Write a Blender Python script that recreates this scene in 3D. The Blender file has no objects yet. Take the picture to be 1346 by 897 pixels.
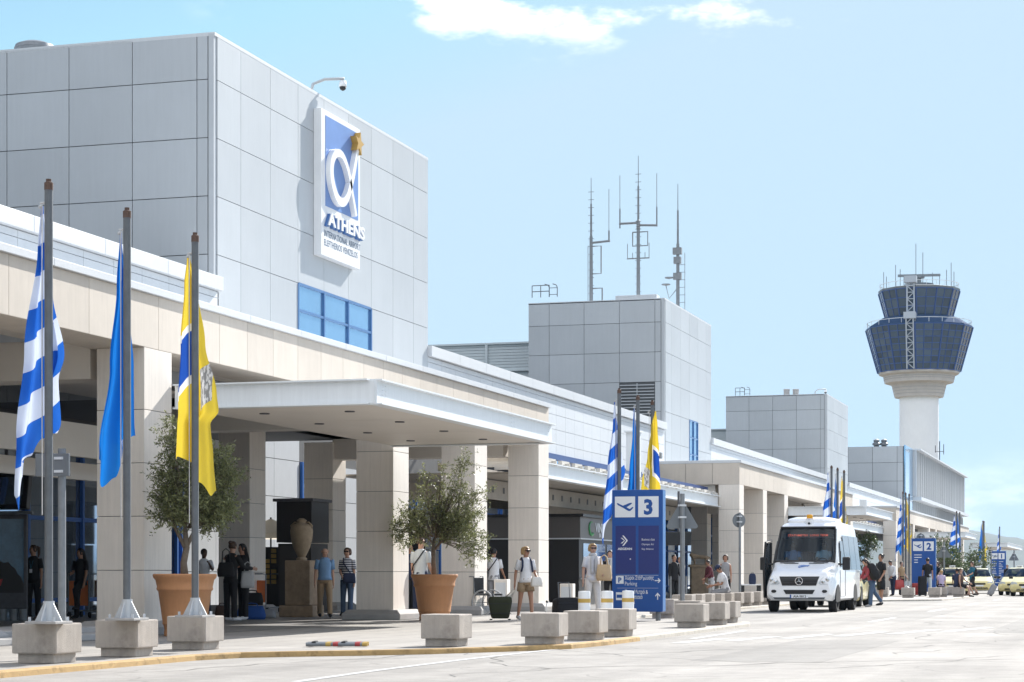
import bpy, bmesh, math, random
from mathutils import Vector, Matrix
random.seed(7)
S = bpy.context.scene
COL = S.collection
R = math.radians
sin, cos, pi = math.sin, math.cos, math.pi
# ---------------------------------------------------------------- camera model (world: +Y along the terminal, +X towards the road)
YAW = R(16.96); FPX = 2685.0; CX = 673.0; HY = 757.0; CAMZ = 1.04
PV = 0.07                                   # pavement height
CA, SA = cos(YAW), sin(YAW)
def at(px, d):
    r = (px - CX) / FPX * d
    return (r*CA - d*SA, d*CA + r*SA)
def on_x(px, X):
    rho = (px - CX) / FPX
    d = X / (rho*CA - SA)
    return d*CA + rho*d*SA
def dist_x(px, X):
    rho = (px - CX) / FPX
    return X / (rho*CA - SA)
def zat(y, d): return CAMZ + (HY - y)*d/FPX
# ---------------------------------------------------------------- mesh builder
class MB:
    def __init__(s): s.v = []; s.f = []; s.m = []; s.uv = None
    def add(s, vs, fs, mi=0):
        o = len(s.v); s.v += [tuple(p) for p in vs]
        for f in fs: s.f.append([i+o for i in f]); s.m.append(mi)
        return s
    def box(s, a, b, mi=0):
        x0, y0, z0 = a; x1, y1, z1 = b
        if x0 > x1: x0, x1 = x1, x0
        if y0 > y1: y0, y1 = y1, y0
        if z0 > z1: z0, z1 = z1, z0
        return s.add([(x0,y0,z0),(x1,y0,z0),(x1,y1,z0),(x0,y1,z0),(x0,y0,z1),(x1,y0,z1),(x1,y1,z1),(x0,y1,z1)],
              [(0,3,2,1),(4,5,6,7),(0,1,5,4),(1,2,6,5),(2,3,7,6),(3,0,4,7)], mi)
    def obox(s, c, sz, rot=None, mi=0):
        M = Matrix.Translation(Vector(c)) @ (rot.to_4x4() if rot is not None else Matrix())
        hx, hy, hz = sz[0]/2, sz[1]/2, sz[2]/2
        vs = [M @ Vector(p) for p in [(-hx,-hy,-hz),(hx,-hy,-hz),(hx,hy,-hz),(-hx,hy,-hz),(-hx,-hy,hz),(hx,-hy,hz),(hx,hy,hz),(-hx,hy,hz)]]
        return s.add(vs, [(0,3,2,1),(4,5,6,7),(0,1,5,4),(1,2,6,5),(2,3,7,6),(3,0,4,7)], mi)
    def loft(s, rings, cap=True, mi=0, closed=True):
        n = len(rings[0]); o = len(s.v)
        for r in rings: s.v += [tuple(p) for p in r]
        for i in range(len(rings)-1):
            for j in range(n if closed else n-1):
                k = (j+1) % n
                s.f.append([o+i*n+j, o+i*n+k, o+(i+1)*n+k, o+(i+1)*n+j]); s.m.append(mi)
        if cap and closed:
            s.f.append([o+j for j in range(n)][::-1]); s.m.append(mi)
            s.f.append([o+(len(rings)-1)*n+j for j in range(n)]); s.m.append(mi)
        return s
    def tube(s, pts, rad, n=8, mi=0, cap=True):
        pts = [Vector(p) for p in pts]
        if not isinstance(rad, (list, tuple)): rad = [rad]*len(pts)
        rings = []; prev = None
        for i, p in enumerate(pts):
            t = (pts[min(i+1, len(pts)-1)] - pts[max(i-1, 0)])
            if t.length < 1e-9: t = Vector((0,0,1))
            t.normalize()
            if prev is None:
                up = Vector((0,0,1)) if abs(t.z) < .9 else Vector((0,1,0))
                u = t.cross(up).normalized()
            else:
                u = (prev - t*prev.dot(t))
                u = u.normalized() if u.length > 1e-6 else t.orthogonal().normalized()
            prev = u; w = t.cross(u)
            rings.append([p + (u*cos(2*pi*j/n) + w*sin(2*pi*j/n))*rad[i] for j in range(n)])
        return s.loft(rings, cap, mi)
    def lathe(s, prof, c=(0,0,0), n=24, mi=0, cap=True):
        return s.loft([[(c[0]+r*cos(2*pi*j/n), c[1]+r*sin(2*pi*j/n), c[2]+z) for j in range(n)] for r, z in prof], cap, mi)
    def prism(s, pts, z0, z1, mi=0):
        return s.loft([[(x,y,z0) for x,y in pts],[(x,y,z1) for x,y in pts]], True, mi)
    def prism_f(s, pts, fn, t0, t1, mi=0):
        """2D outline -> fn(u, v, t) world point, extruded from t0 to t1"""
        return s.loft([[fn(u,v,t0) for u,v in pts],[fn(u,v,t1) for u,v in pts]], True, mi)
    def ball(s, c, r, nu=12, nv=8, mi=0):
        rx, ry, rz = (r,r,r) if not isinstance(r, (tuple,list)) else r
        rings = []
        for i in range(1, nv):
            t = pi*i/nv
            rings.append([(c[0]+rx*sin(t)*cos(2*pi*j/nu), c[1]+ry*sin(t)*sin(2*pi*j/nu), c[2]-rz*cos(t)) for j in range(nu)])
        return s.loft(rings, True, mi)
    def grid(s, fn, nu, nv, mi=0, uv=None):
        o = len(s.v)
        for i in range(nu+1):
            for j in range(nv+1): s.v.append(tuple(fn(i/nu, j/nv)))
        for i in range(nu):
            for j in range(nv):
                a = o+i*(nv+1)+j
                s.f.append([a, a+nv+1, a+nv+2, a+1]); s.m.append(mi)
        return s
    def panels(s, o, u, w, nrm, us, vs, gap=.02, th=.03, mi=0, skip=()):
        """thin cladding plates: cells between consecutive us (along u) and vs (along w), standing th proud along nrm"""
        o, u, w, nrm = Vector(o), Vector(u), Vector(w), Vector(nrm)
        for i in range(len(us)-1):
            for j in range(len(vs)-1):
                if (i, j) in skip: continue
                a0, a1, b0, b1 = us[i]+gap/2, us[i+1]-gap/2, vs[j]+gap/2, vs[j+1]-gap/2
                q = [o+u*a0+w*b0, o+u*a1+w*b0, o+u*a1+w*b1, o+u*a0+w*b1]
                s.add(q+[p+nrm*th for p in q], [(3,2,1,0),(4,5,6,7),(0,1,5,4),(1,2,6,5),(2,3,7,6),(3,0,4,7)], mi)
        return s
    def build(s, name, mats, parent=None, smooth=False, bevel=0, angle=None, fix=True):
        me = bpy.data.meshes.new(name)
        me.from_pydata(s.v, [], s.f)
        if not isinstance(mats, (list, tuple)): mats = [mats]
        for m in mats: me.materials.append(m)
        me.polygons.foreach_set('material_index', s.m)
        bm = bmesh.new(); bm.from_mesh(me)
        if fix: bmesh.ops.recalc_face_normals(bm, faces=bm.faces)
        bmesh.ops.delete(bm, geom=[v for v in bm.verts if not v.link_faces], context='VERTS')
        if bevel:
            bmesh.ops.bevel(bm, geom=list(bm.edges), offset=bevel, segments=2, affect='EDGES', profile=.6, clamp_overlap=True)
        bm.to_mesh(me); bm.free()
        if smooth:
            me.polygons.foreach_set('use_smooth', [True]*len(me.polygons))
            if angle: me.set_sharp_from_angle(angle=R(angle))
        o = bpy.data.objects.new(name, me); COL.objects.link(o)
        if parent: o.parent = parent
        return o
def tag(o, label=None, cat=None, group=None, kind=None):
    if label: o['label'] = label
    if cat: o['category'] = cat
    if group: o['group'] = group
    if kind: o['kind'] = kind
    return o
def thing(name, label, cat, loc=(0,0,0), rz=0, group=None):
    o = bpy.data.objects.new(name, None); COL.objects.link(o)
    o.empty_display_size = .1
    o.location = loc; o.rotation_euler = (0,0,rz)
    return tag(o, label, cat, group)
def dup(root, loc=None, rz=None, label=None, group=None):
    r = root.copy(); COL.objects.link(r)
    if loc is not None: r.location = loc
    if rz is not None: r.rotation_euler = (0,0,rz)
    if label: r['label'] = label
    if group: r['group'] = group
    for ch in list(root.children):
        c = ch.copy(); COL.objects.link(c); c.parent = r
        for g in list(ch.children):
            d = g.copy(); COL.objects.link(d); d.parent = c
    return r
def struct(o):
    o['kind'] = 'structure'; return o
# ---------------------------------------------------------------- materials
def mat(name, col, rough=.6, metal=0, var=.0, scale=3.0, bump=0, bscale=40, island=0, spec=.5, streak=0, trans=0, emit=None, coat=0, dirt=None):
    m = bpy.data.materials.new(name); m.use_nodes = True
    nt = m.node_tree; N = nt.nodes; L = nt.links
    b = N['Principled BSDF']
    b.inputs['Base Color'].default_value = (*col, 1); b.inputs['Roughness'].default_value = rough
    b.inputs['Metallic'].default_value = metal; b.inputs['Specular IOR Level'].default_value = spec
    if coat: b.inputs['Coat Weight'].default_value = coat; b.inputs['Coat Roughness'].default_value = .05
    out = None
    if var or island or streak or bump or dirt:
        tc = N.new('ShaderNodeTexCoord')
    def mulval(src, val):
        mx = N.new('ShaderNodeMix'); mx.data_type = 'RGBA'; mx.blend_type = 'MULTIPLY'; mx.inputs[0].default_value = 1
        if src is None: mx.inputs[6].default_value = (*col, 1)
        else: L.new(src, mx.inputs[6])
        L.new(val, mx.inputs[7]); return mx.outputs[2]
    def rng(val, lo, hi, a=0, c=1):
        r = N.new('ShaderNodeMapRange'); L.new(val, r.inputs[0])
        r.inputs[1].default_value = a; r.inputs[2].default_value = c
        r.inputs[3].default_value = lo; r.inputs[4].default_value = hi; return r.outputs[0]
    if var:
        n = N.new('ShaderNodeTexNoise'); n.inputs['Scale'].default_value = scale; n.inputs['Detail'].default_value = 6; n.inputs['Roughness'].default_value = .65
        L.new(tc.outputs['Object'], n.inputs['Vector'])
        out = mulval(out, rng(n.outputs['Fac'], 1-var, 1+var, .25, .75))
    if streak:
        mp = N.new('ShaderNodeMapping'); mp.inputs['Scale'].default_value = (9, 9, .5)
        L.new(tc.outputs['Object'], mp.inputs['Vector'])
        n = N.new('ShaderNodeTexNoise'); n.inputs['Scale'].default_value = 1.6; n.inputs['Detail'].default_value = 7; n.inputs['Roughness'].default_value = .7
        L.new(mp.outputs[0], n.inputs['Vector'])
        out = mulval(out, rng(n.outputs['Fac'], 1-streak, 1+streak*.3, .3, .7))
    if dirt:
        n = N.new('ShaderNodeTexNoise'); n.inputs['Scale'].default_value = dirt[1]; n.inputs['Detail'].default_value = 8; n.inputs['Roughness'].default_value = .7
        L.new(tc.outputs['Object'], n.inputs['Vector'])
        out = mulval(out, rng(n.outputs['Fac'], 1, 1-dirt[0], .52, .68))
    if island:
        g = N.new('ShaderNodeNewGeometry')
        out = mulval(out, rng(g.outputs['Random Per Island'], 1-island, 1+island))
    if out is not None: L.new(out, b.inputs['Base Color'])
    if bump:
        n = N.new('ShaderNodeTexNoise'); n.inputs['Scale'].default_value = bscale; n.inputs['Detail'].default_value = 5
        L.new(tc.outputs['Object'], n.inputs['Vector'])
        bp = N.new('ShaderNodeBump'); bp.inputs['Strength'].default_value = bump; bp.inputs['Distance'].default_value = .01
        L.new(n.outputs['Fac'], bp.inputs['Height']); L.new(bp.outputs[0], b.inputs['Normal'])
    if emit:
        b.inputs['Emission Color'].default_value = (*emit[0], 1); b.inputs['Emission Strength'].default_value = emit[1]
    if trans:
        t = N.new('ShaderNodeBsdfTranslucent'); t.inputs['Color'].default_value = (*col, 1)
        if out is not None: L.new(out, t.inputs['Color'])
        mx = N.new('ShaderNodeMixShader'); mx.inputs[0].default_value = trans
        L.new(b.outputs[0], mx.inputs[1]); L.new(t.outputs[0], mx.inputs[2])
        L.new(mx.outputs[0], N['Material Output'].inputs['Surface'])
    return m
def glass(name, tint, clear=.5, rough=.02):
    """window pane: part of the light passes (tinted), the rest mirrors the surroundings"""
    m = bpy.data.materials.new(name); m.use_nodes = True
    nt = m.node_tree; N = nt.nodes; L = nt.links
    N.remove(N['Principled BSDF'])
    fr = N.new('ShaderNodeFresnel'); fr.inputs['IOR'].default_value = 1.45
    g = N.new('ShaderNodeBsdfGlossy'); g.inputs['Roughness'].default_value = rough; g.inputs['Color'].default_value = (.9,.95,1,1)
    t = N.new('ShaderNodeBsdfTransparent'); t.inputs['Color'].default_value = (*[c*clear for c in tint], 1)
    add = N.new('ShaderNodeMath'); add.operation = 'ADD'; add.inputs[1].default_value = .0; L.new(fr.outputs[0], add.inputs[0])
    mx = N.new('ShaderNodeMixShader'); L.new(add.outputs[0], mx.inputs[0]); L.new(t.outputs[0], mx.inputs[1]); L.new(g.outputs[0], mx.inputs[2])
    L.new(mx.outputs[0], N['Material Output'].inputs['Surface'])
    return m
M = {}
M['clad'] = mat('metal_cladding', (.465,.49,.512), .38, .0, var=.05, scale=.5, island=.05, streak=.045, bump=.45, bscale=.9)
M['jointw'] = mat('pale_joint', (.30,.31,.33), .8)
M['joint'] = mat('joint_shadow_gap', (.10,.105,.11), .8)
M['coping'] = mat('coping_metal', (.60,.62,.64), .45, island=.03, streak=.04)
M['stone'] = mat('cream_stone', (.585,.525,.455), .75, var=.06, scale=1.2, island=.05, streak=.07, bump=.15, bscale=60)
M['pillar'] = mat('pillar_stone', (.78,.72,.65), .75, var=.06, scale=1.0, island=.05, streak=.10, bump=.15, bscale=50)
M['plinth'] = mat('plinth_concrete', (.36,.35,.34), .8, var=.12, scale=3, bump=.2)
M['lattice'] = mat('lattice_paint', (.42,.46,.52), .5)
M['white'] = mat('white_paint', (.78,.79,.80), .4, var=.03, streak=.04)
M['steelw'] = mat('white_steel', (.76,.79,.81), .42, var=.03, streak=.07)
M['soffit'] = mat('soffit_panel', (.70,.65,.585), .55, var=.05, scale=.8, island=.04)
M['wallw'] = mat('white_wall', (.62,.65,.68), .5, var=.03, island=.02, streak=.04)
M['cabin'] = mat('cabin_upholstery', (.13,.19,.24), .7)
M['collar'] = mat('tower_collar_panels', (.50,.47,.44), .7, var=.1, scale=.6)
M['dark'] = mat('dark_interior', (.045,.043,.042), .7)
M['black'] = mat('black_plastic', (.012,.012,.013), .4)
M['kiosk'] = mat('kiosk_cladding', (.016,.014,.014), .45, var=.1)
M['blue_frame'] = mat('blue_frame', (.018,.06,.22), .35)
M['blue_mullion'] = mat('blue_mullion', (.05,.17,.52), .4)
M['winblue'] = mat('blue_window', (.30,.52,.74), .08, .75, var=.10, scale=.5)
M['glassd'] = mat('storefront_glass', (.36,.44,.54), .04, .85)
M['galv'] = mat('galvanised_steel', (.23,.245,.26), .55, .35, var=.15, scale=9, streak=.1)
M['pole'] = mat('flagpole_steel', (.13,.14,.15), .5, .35, var=.15, scale=9, streak=.1)
M['galvd'] = mat('dark_steel', (.10,.10,.11), .55, .3, var=.2, scale=12)
M['rust'] = mat('rusty_steel', (.10,.06,.045), .8, var=.3, scale=30)
M['concrete'] = mat('block_concrete', (.43,.385,.34), .9, var=.14, scale=3, bump=.5, bscale=120, dirt=(.35, 2.0), streak=.15)
M['terracotta'] = mat('terracotta', (.52,.255,.12), .8, var=.08, scale=4, bump=.2, streak=.1)
M['parasolc'] = mat('parasol_cloth', (.75,.70,.60), .8, trans=.55)
M['statue'] = mat('statue_stone', (.20,.15,.10), .9, var=.3, scale=5, bump=.6, bscale=20)
M['urn'] = mat('urn_stone', (.31,.24,.16), .85, var=.2, scale=8, bump=.5, bscale=30)
M['oldstone'] = mat('weathered_stone', (.34,.25,.17), .9, var=.3, scale=5, bump=.6, bscale=20)
M['bark'] = mat('olive_bark', (.16,.13,.10), .95, var=.3, scale=15, bump=.8, bscale=30)
M['leaf'] = mat('olive_leaf', (.19,.205,.095), .45, island=.6, trans=.38)
M['leaf2'] = mat('oleander_leaf', (.07,.10,.035), .5, island=.5, trans=.25)
M['soil'] = mat('soil', (.06,.045,.03), .95, var=.3, scale=20)
M['signblue'] = mat('sign_blue', (.006,.072,.30), .35, var=.04)
M['signnavy'] = mat('sign_navy', (.016,.030,.17), .35, var=.04)
M['signside'] = mat('sign_side_blue', (.03,.16,.42), .35)
M['signwhite'] = mat('sign_white', (.75,.77,.80), .45)
M['kerby'] = mat('yellow_kerb_paint', (.44,.285,.12), .85, var=.2, scale=4, dirt=(.5, 5.0), bump=.3)
M['kerbp'] = mat('bare_kerb_stone', (.46,.42,.36), .85, var=.15, scale=4, dirt=(.3, 5.0), bump=.3)
M['sgrey'] = mat('sign_back_grey', (.16,.175,.19), .5, .3, var=.1)
M['yellowp'] = mat('yellow_paint', (.52,.34,.08), .5)
M['redp'] = mat('red_paint', (.42,.05,.045), .5)
M['gold'] = mat('gold_star', (.50,.30,.07), .4, .3)
M['logoblue'] = mat('logo_blue', (.13,.24,.52), .35, var=.1, scale=1.5)
M['deepblue'] = mat('letter_blue', (.05,.14,.36), .5)
M['greyblue'] = mat('letter_greyblue', (.12,.17,.25), .5)
M['vanwhite'] = mat('van_white_paint', (.85,.855,.86), .25, coat=.6)
M['taxi'] = mat('taxi_yellow_paint', (.74,.64,.30), .3, coat=.5)
M['tyre'] = mat('tyre_rubber', (.015,.015,.016), .8)
M['rim'] = mat('wheel_rim', (.35,.36,.37), .35, .8)
M['chrome'] = mat('chrome', (.6,.61,.62), .15, 1)
M['lamp'] = mat('headlamp_lens', (.55,.58,.60), .1, spec=.9)
M['glassv'] = glass('vehicle_glass', (.34,.50,.58), 1.0)
M['glassw'] = glass('window_pane_glass', (.25,.33,.40), .6)
M['sidewin'] = mat('van_side_window', (.05,.065,.075), .04, spec=1.0)
M['orange'] = mat('orange_panel', (.72,.20,.06), .5)
M['amber'] = mat('amber_beacon', (.75,.35,.02), .25)
M['skin'] = mat('skin_light', (.50,.30,.215), .55)
M['skint'] = mat('skin_tanned', (.38,.20,.13), .55)
M['skind'] = mat('skin_dark', (.10,.055,.038), .55)
def cloth(n, c): 
    if n not in M: M[n] = mat(n, c, .85, var=.08, scale=14, bump=.25, bscale=25)
    return M[n]
for n, c in dict(c_black=(.012,.012,.014), c_navy=(.02,.03,.07), c_white=(.72,.73,.76), c_cream=(.70,.67,.62), c_blue=(.17,.31,.52), c_khaki=(.33,.24,.15),
                 c_tan=(.42,.28,.15), c_jean=(.06,.10,.17), c_sky=(.12,.36,.58), c_red=(.30,.05,.06), c_wine=(.12,.025,.035), c_teal=(.02,.13,.19), c_lilac=(.45,.38,.55), c_grey=(.28,.28,.29),
                 c_lgrey=(.5,.5,.5), c_brown=(.10,.06,.045), c_olive=(.035,.040,.020), c_straw=(.58,.42,.24), c_pale=(.52,.57,.60), c_cobalt=(.02,.08,.30)).items(): cloth(n, c)
hair = {k: mat('hair_'+k, c, .55, var=.25, scale=30) for k, c in dict(black=(.012,.010,.010), brown=(.06,.033,.02), blond=(.40,.25,.11), grey=(.35,.33,.31)).items()}
def stripes_mat(name, c1, c2, freq):
    m = mat(name, c1, .85); N = m.node_tree.nodes; L = m.node_tree.links
    tc = N.new('ShaderNodeTexCoord'); sp = N.new('ShaderNodeSeparateXYZ'); L.new(tc.outputs['Object'], sp.inputs[0])
    mu = N.new('ShaderNodeMath'); mu.operation = 'MULTIPLY'; mu.inputs[1].default_value = freq; L.new(sp.outputs[2], mu.inputs[0])
    fr = N.new('ShaderNodeMath'); fr.operation = 'FRACT'; L.new(mu.outputs[0], fr.inputs[0])
    gt = N.new('ShaderNodeMath'); gt.operation = 'GREATER_THAN'; gt.inputs[1].default_value = .5; L.new(fr.outputs[0], gt.inputs[0])
    mx = N.new('ShaderNodeMix'); mx.data_type = 'RGBA'; L.new(gt.outputs[0], mx.inputs[0])
    mx.inputs[6].default_value = (*c1,1); mx.inputs[7].default_value = (*c2,1)
    L.new(mx.outputs[2], N['Principled BSDF'].inputs['Base Color']); return m
M['c_stripe'] = stripes_mat('striped_knit', (.03,.04,.08), (.62,.63,.66), 17)
def text_mesh(mb, txt, size, fn, depth=0, mi=0, align='LEFT', sx=1.0, bold=0):
    """lettering: glyph outlines become faces placed by fn(u, v, t)"""
    cu = bpy.data.curves.new('t', 'FONT'); cu.body = txt; cu.size = size; cu.align_x = align; cu.resolution_u = 2
    cu.offset = bold
    if depth: cu.extrude = depth/2
    ob = bpy.data.objects.new('t', cu); COL.objects.link(ob)
    dg = bpy.context.evaluated_depsgraph_get(); dg.update()
    me = bpy.data.meshes.new_from_object(ob.evaluated_get(dg))
    mb.add([fn(v.co.x*sx, v.co.y, v.co.z + depth/2) for v in me.vertices], [list(p.vertices) for p in me.polygons], mi)
    bpy.data.objects.remove(ob); bpy.data.curves.remove(cu); bpy.data.meshes.remove(me)

def text_fit(mb, txt, u0, u1, v0, h, fn, mi=0, bold=0):
    """one line of lettering stretched between u0 and u1, h tall"""
    tmp = MB(); text_mesh(tmp, txt, 1.0, lambda u, v, t: (u, v, t), bold=bold)
    a, b = min(p[0] for p in tmp.v), max(p[0] for p in tmp.v)
    mb.add([fn(u0+(p[0]-a)/(b-a)*(u1-u0), v0+p[1]*h/.72, p[2]) for p in tmp.v], tmp.f, mi)
# ================================================================= world, sun, camera
SUN = Vector((.38, 1.5, 1.02)).normalized()
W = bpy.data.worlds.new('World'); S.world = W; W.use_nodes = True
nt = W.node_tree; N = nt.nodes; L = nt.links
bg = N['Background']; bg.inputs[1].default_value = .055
sky = N.new('ShaderNodeTexSky'); sky.sky_type = 'NISHITA'; sky.sun_disc = False
sky.sun_elevation = math.asin(SUN.z); sky.sun_rotation = math.atan2(SUN.x, SUN.y)
sky.air_density = 1.0; sky.dust_density = .25; sky.ozone_density = 3.0
tc = N.new('ShaderNodeTexCoord'); sp = N.new('ShaderNodeSeparateXYZ'); L.new(tc.outputs['Generated'], sp.inputs[0])
mp = N.new('ShaderNodeMapping'); mp.inputs['Scale'].default_value = (1, 1, 2.6); L.new(tc.outputs['Generated'], mp.inputs[0])
mp.inputs['Location'].default_value = (7.09, 3.296, 5.207)
no = N.new('ShaderNodeTexNoise'); no.inputs['Scale'].default_value = 11; no.inputs['Detail'].default_value = 9; no.inputs['Roughness'].default_value = .58
L.new(mp.outputs[0], no.inputs['Vector'])
def rngn(src, a, b, c, d, smooth=True):
    r = N.new('ShaderNodeMapRange'); r.interpolation_type = 'SMOOTHSTEP' if smooth else 'LINEAR'
    L.new(src, r.inputs[0])
    for i, x in enumerate((a,b,c,d)): r.inputs[i+1].default_value = x
    return r.outputs[0]
def mth(op, a, b):
    m = N.new('ShaderNodeMath'); m.operation = op
    for i, x in enumerate((a,b)):
        if isinstance(x, (int,float)): m.inputs[i].default_value = x
        else: L.new(x, m.inputs[i])
    return m.outputs[0]
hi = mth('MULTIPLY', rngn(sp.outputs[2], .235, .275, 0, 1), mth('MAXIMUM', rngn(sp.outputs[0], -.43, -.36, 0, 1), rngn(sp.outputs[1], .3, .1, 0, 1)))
lo = mth('MULTIPLY', rngn(sp.outputs[2], .0, .012, 0, 1), rngn(sp.outputs[2], .035, .065, 1, 0))
dens = mth('ADD', mth('MULTIPLY', rngn(mth('ADD', no.outputs['Fac'], rngn(sp.outputs[1], .45, -.25, 0, .15)), .545, .66, 0, 1.0), hi), mth('MULTIPLY', rngn(no.outputs['Fac'],   .40, .64, .05, .6), lo))  # extra unseen clouds behind the camera, added to brighten shaded faces
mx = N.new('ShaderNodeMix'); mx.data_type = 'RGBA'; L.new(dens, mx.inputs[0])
hs = N.new('ShaderNodeHueSaturation'); hs.inputs['Saturation'].default_value = 1.05; hs.inputs['Value'].default_value = 1
L.new(sky.outputs[0], hs.inputs['Color'])
cp = N.new('ShaderNodeMix'); cp.data_type = 'RGBA'; cp.blend_type = 'DARKEN'; cp.inputs[0].default_value = 1; L.new(hs.outputs[0], cp.inputs[6]); cp.inputs[7].default_value = (3.3,4.4,5.3,1)
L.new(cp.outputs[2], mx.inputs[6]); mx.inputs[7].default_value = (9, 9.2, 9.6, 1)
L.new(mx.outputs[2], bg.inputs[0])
sl = bpy.data.lights.new('sun', 'SUN'); sl.energy = 2.75; sl.angle = R(.53); sl.color = (1, .96, .90)
so = bpy.data.objects.new('sun', sl); COL.objects.link(so); so.rotation_euler = (-SUN).to_track_quat('-Z', 'Y').to_euler()
so.location = (20, 60, 60)
S.view_settings.view_transform = 'Standard'; S.view_settings.look = 'None'; S.view_settings.gamma = 1
S.view_settings.exposure = 1.74
cd = bpy.data.cameras.new('camera'); cam = bpy.data.objects.new('camera', cd); COL.objects.link(cam); S.camera = cam
cam.location = (0,0,CAMZ); cam.rotation_euler = (R(90), 0, YAW)
cd.sensor_width = 36; cd.lens = FPX/1346*36; cd.shift_y = (HY-448.5)/1346; cd.shift_x = 0
cd.clip_start = .1; cd.clip_end = 20000
S.cycles.max_bounces = 12; S.cycles.diffuse_bounces = 8; S.cycles.transparent_max_bounces = 12
try: S.cycles.use_denoising = True
except Exception: pass
# ================================================================= ground, road, pavement, hills
def ground_mat(name, col, var, tile=None, scale=.25, cracks=True, rough=.9):
    m = mat(name, col, rough); N = m.node_tree.nodes; L = m.node_tree.links; b = N['Principled BSDF']
    tc = N.new('ShaderNodeTexCoord'); cur = None
    def mul(fac, lo, hi, a=.3, c=.7):
        nonlocal cur
        r = N.new('ShaderNodeMapRange'); L.new(fac, r.inputs[0])
        for i, x in enumerate((a,c,lo,hi)): r.inputs[i+1].default_value = x
        mx = N.new('ShaderNodeMix'); mx.data_type = 'RGBA'; mx.blend_type = 'MULTIPLY'; mx.inputs[0].default_value = 1
        if cur is None: mx.inputs[6].default_value = (*col,1)
        else: L.new(cur, mx.inputs[6])
        L.new(r.outputs[0], mx.inputs[7]); cur = mx.outputs[2]
    for sc, v, det in ((scale, var, 8), (3.1, var*.5, 6), (70, var*.9, 2)):
        n = N.new('ShaderNodeTexNoise'); n.inputs['Scale'].default_value = sc; n.inputs['Detail'].default_value = det; n.inputs['Roughness'].default_value = .65
        L.new(tc.outputs['Object'], n.inputs['Vector']); mul(n.outputs['Fac'], 1-v, 1+v)
    # wheel tracks and seams run along Y
    mp = N.new('ShaderNodeMapping'); mp.inputs['Scale'].default_value = (1.3, .03, 1); L.new(tc.outputs['Object'], mp.inputs[0])
    n = N.new('ShaderNodeTexNoise'); n.inputs['Scale'].default_value = 1; n.inputs['Detail'].default_value = 4; L.new(mp.outputs[0], n.inputs['Vector']); mul(n.outputs['Fac'], 1-var*.7, 1+var*.5)
    if cracks:
        vo = N.new('ShaderNodeTexVoronoi'); vo.feature = 'DISTANCE_TO_EDGE'; vo.inputs['Scale'].default_value = .22
        nn = N.new('ShaderNodeTexNoise'); nn.inputs['Scale'].default_value = .8; L.new(tc.outputs['Object'], nn.inputs['Vector'])
        ad = N.new('ShaderNodeMix'); ad.data_type = 'RGBA'; ad.blend_type = 'LINEAR_LIGHT'; ad.inputs[0].default_value = .8
        L.new(tc.outputs['Object'], ad.inputs[6]); L.new(nn.outputs['Color'], ad.inputs[7])
        L.new(ad.outputs[2], vo.inputs['Vector']); mul(vo.outputs['Distance'], .72, 1, .0, .006)
    if tile:
        br = N.new('ShaderNodeTexBrick'); br.inputs['Scale'].default_value = 1; br.inputs['Brick Width'].default_value = tile; br.inputs['Row Height'].default_value = tile
        br.offset = 0; br.inputs['Mortar Size'].default_value = .008
        br.inputs['Color1'].default_value = (1,1,1,1); br.inputs['Color2'].default_value = (.86,.86,.86,1); br.inputs['Mortar'].default_value = (.45,.45,.45,1)
        L.new(tc.outputs['Object'], br.inputs['Vector'])
        mx = N.new('ShaderNodeMix'); mx.data_type = 'RGBA'; mx.blend_type = 'MULTIPLY'; mx.inputs[0].default_value = 1
        L.new(cur, mx.inputs[6]); L.new(br.outputs['Color'], mx.inputs[7]); cur = mx.outputs[2]
    L.new(cur, b.inputs['Base Color'])
    n = N.new('ShaderNodeTexNoise'); n.inputs['Scale'].default_value = 60; n.inputs['Detail'].default_value = 4; L.new(tc.outputs['Object'], n.inputs['Vector'])
    bp = N.new('ShaderNodeBump'); bp.inputs['Strength'].default_value = .35; bp.inputs['Distance'].default_value = .01
    L.new(n.outputs['Fac'], bp.inputs['Height']); L.new(bp.outputs[0], b.inputs['Normal'])
    return m
M['asphalt'] = ground_mat('road_asphalt', (.275,.26,.24), .24)
M['pave'] = ground_mat('pavement_stone', (.315,.295,.27), .14, tile=.6, cracks=False, rough=.75)
M['earth'] = mat('dry_ground', (.22,.19,.14), .95, var=.2, scale=.02)
M['line'] = mat('road_line_paint', (.47,.47,.465), .8, dirt=(.35, 2.2))
struct(MB().add([(-6000,-300,-.03),(6000,-300,-.03),(6000,9000,-.03),(-6000,9000,-.03)], [(0,1,2,3)]).build('ground', M['earth']))
struct(MB().add([(-14,-60,0),(70,-60,0),(70,420,0),(-14,420,0)], [(0,1,2,3)]).build('road', M['asphalt']))
outline = [(-11.0,-40),(-11.0,22.8),(-10.8,23.7),(-10.3,24.25),(-9.6,24.8),(-8.9,25.6),(-8.1,26.9),(-7.65,28.0),(-7.53,29.6)]
def island(y0, y1):
    return [(-7.53,y0),(-7.53,y0+1.2),(-7.53,y1-2.2),(-7.75,y1-.9),(-8.3,y1),(-9.2,y1+.8),(-10.4,y1+1.7),(-11.2,y1+3),(-11.55,y1+5)]
outline += island(30.5, 43.5)
for k in (1, 2, 3, 4):
    b0 = 58.2*k
    outline += [(-11.55, 22+b0), (-11.0,23.4+b0), (-9.6,24.8+b0), (-8.1,26.9+b0), (-7.65,28+b0), (-7.53,29.6+b0)] + island(30.5+b0, 43.5+b0)
outline += [(-11.55, 330)]
KW = .16
def offset(pts, w):
    res = []
    for i, p in enumerate(pts):
        a = Vector(pts[max(i-1,0)]); b = Vector(pts[min(i+1,len(pts)-1)])
        t = (b-a).normalized(); res.append((p[0]-t.y*w, p[1]+t.x*w))
    return res
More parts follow.
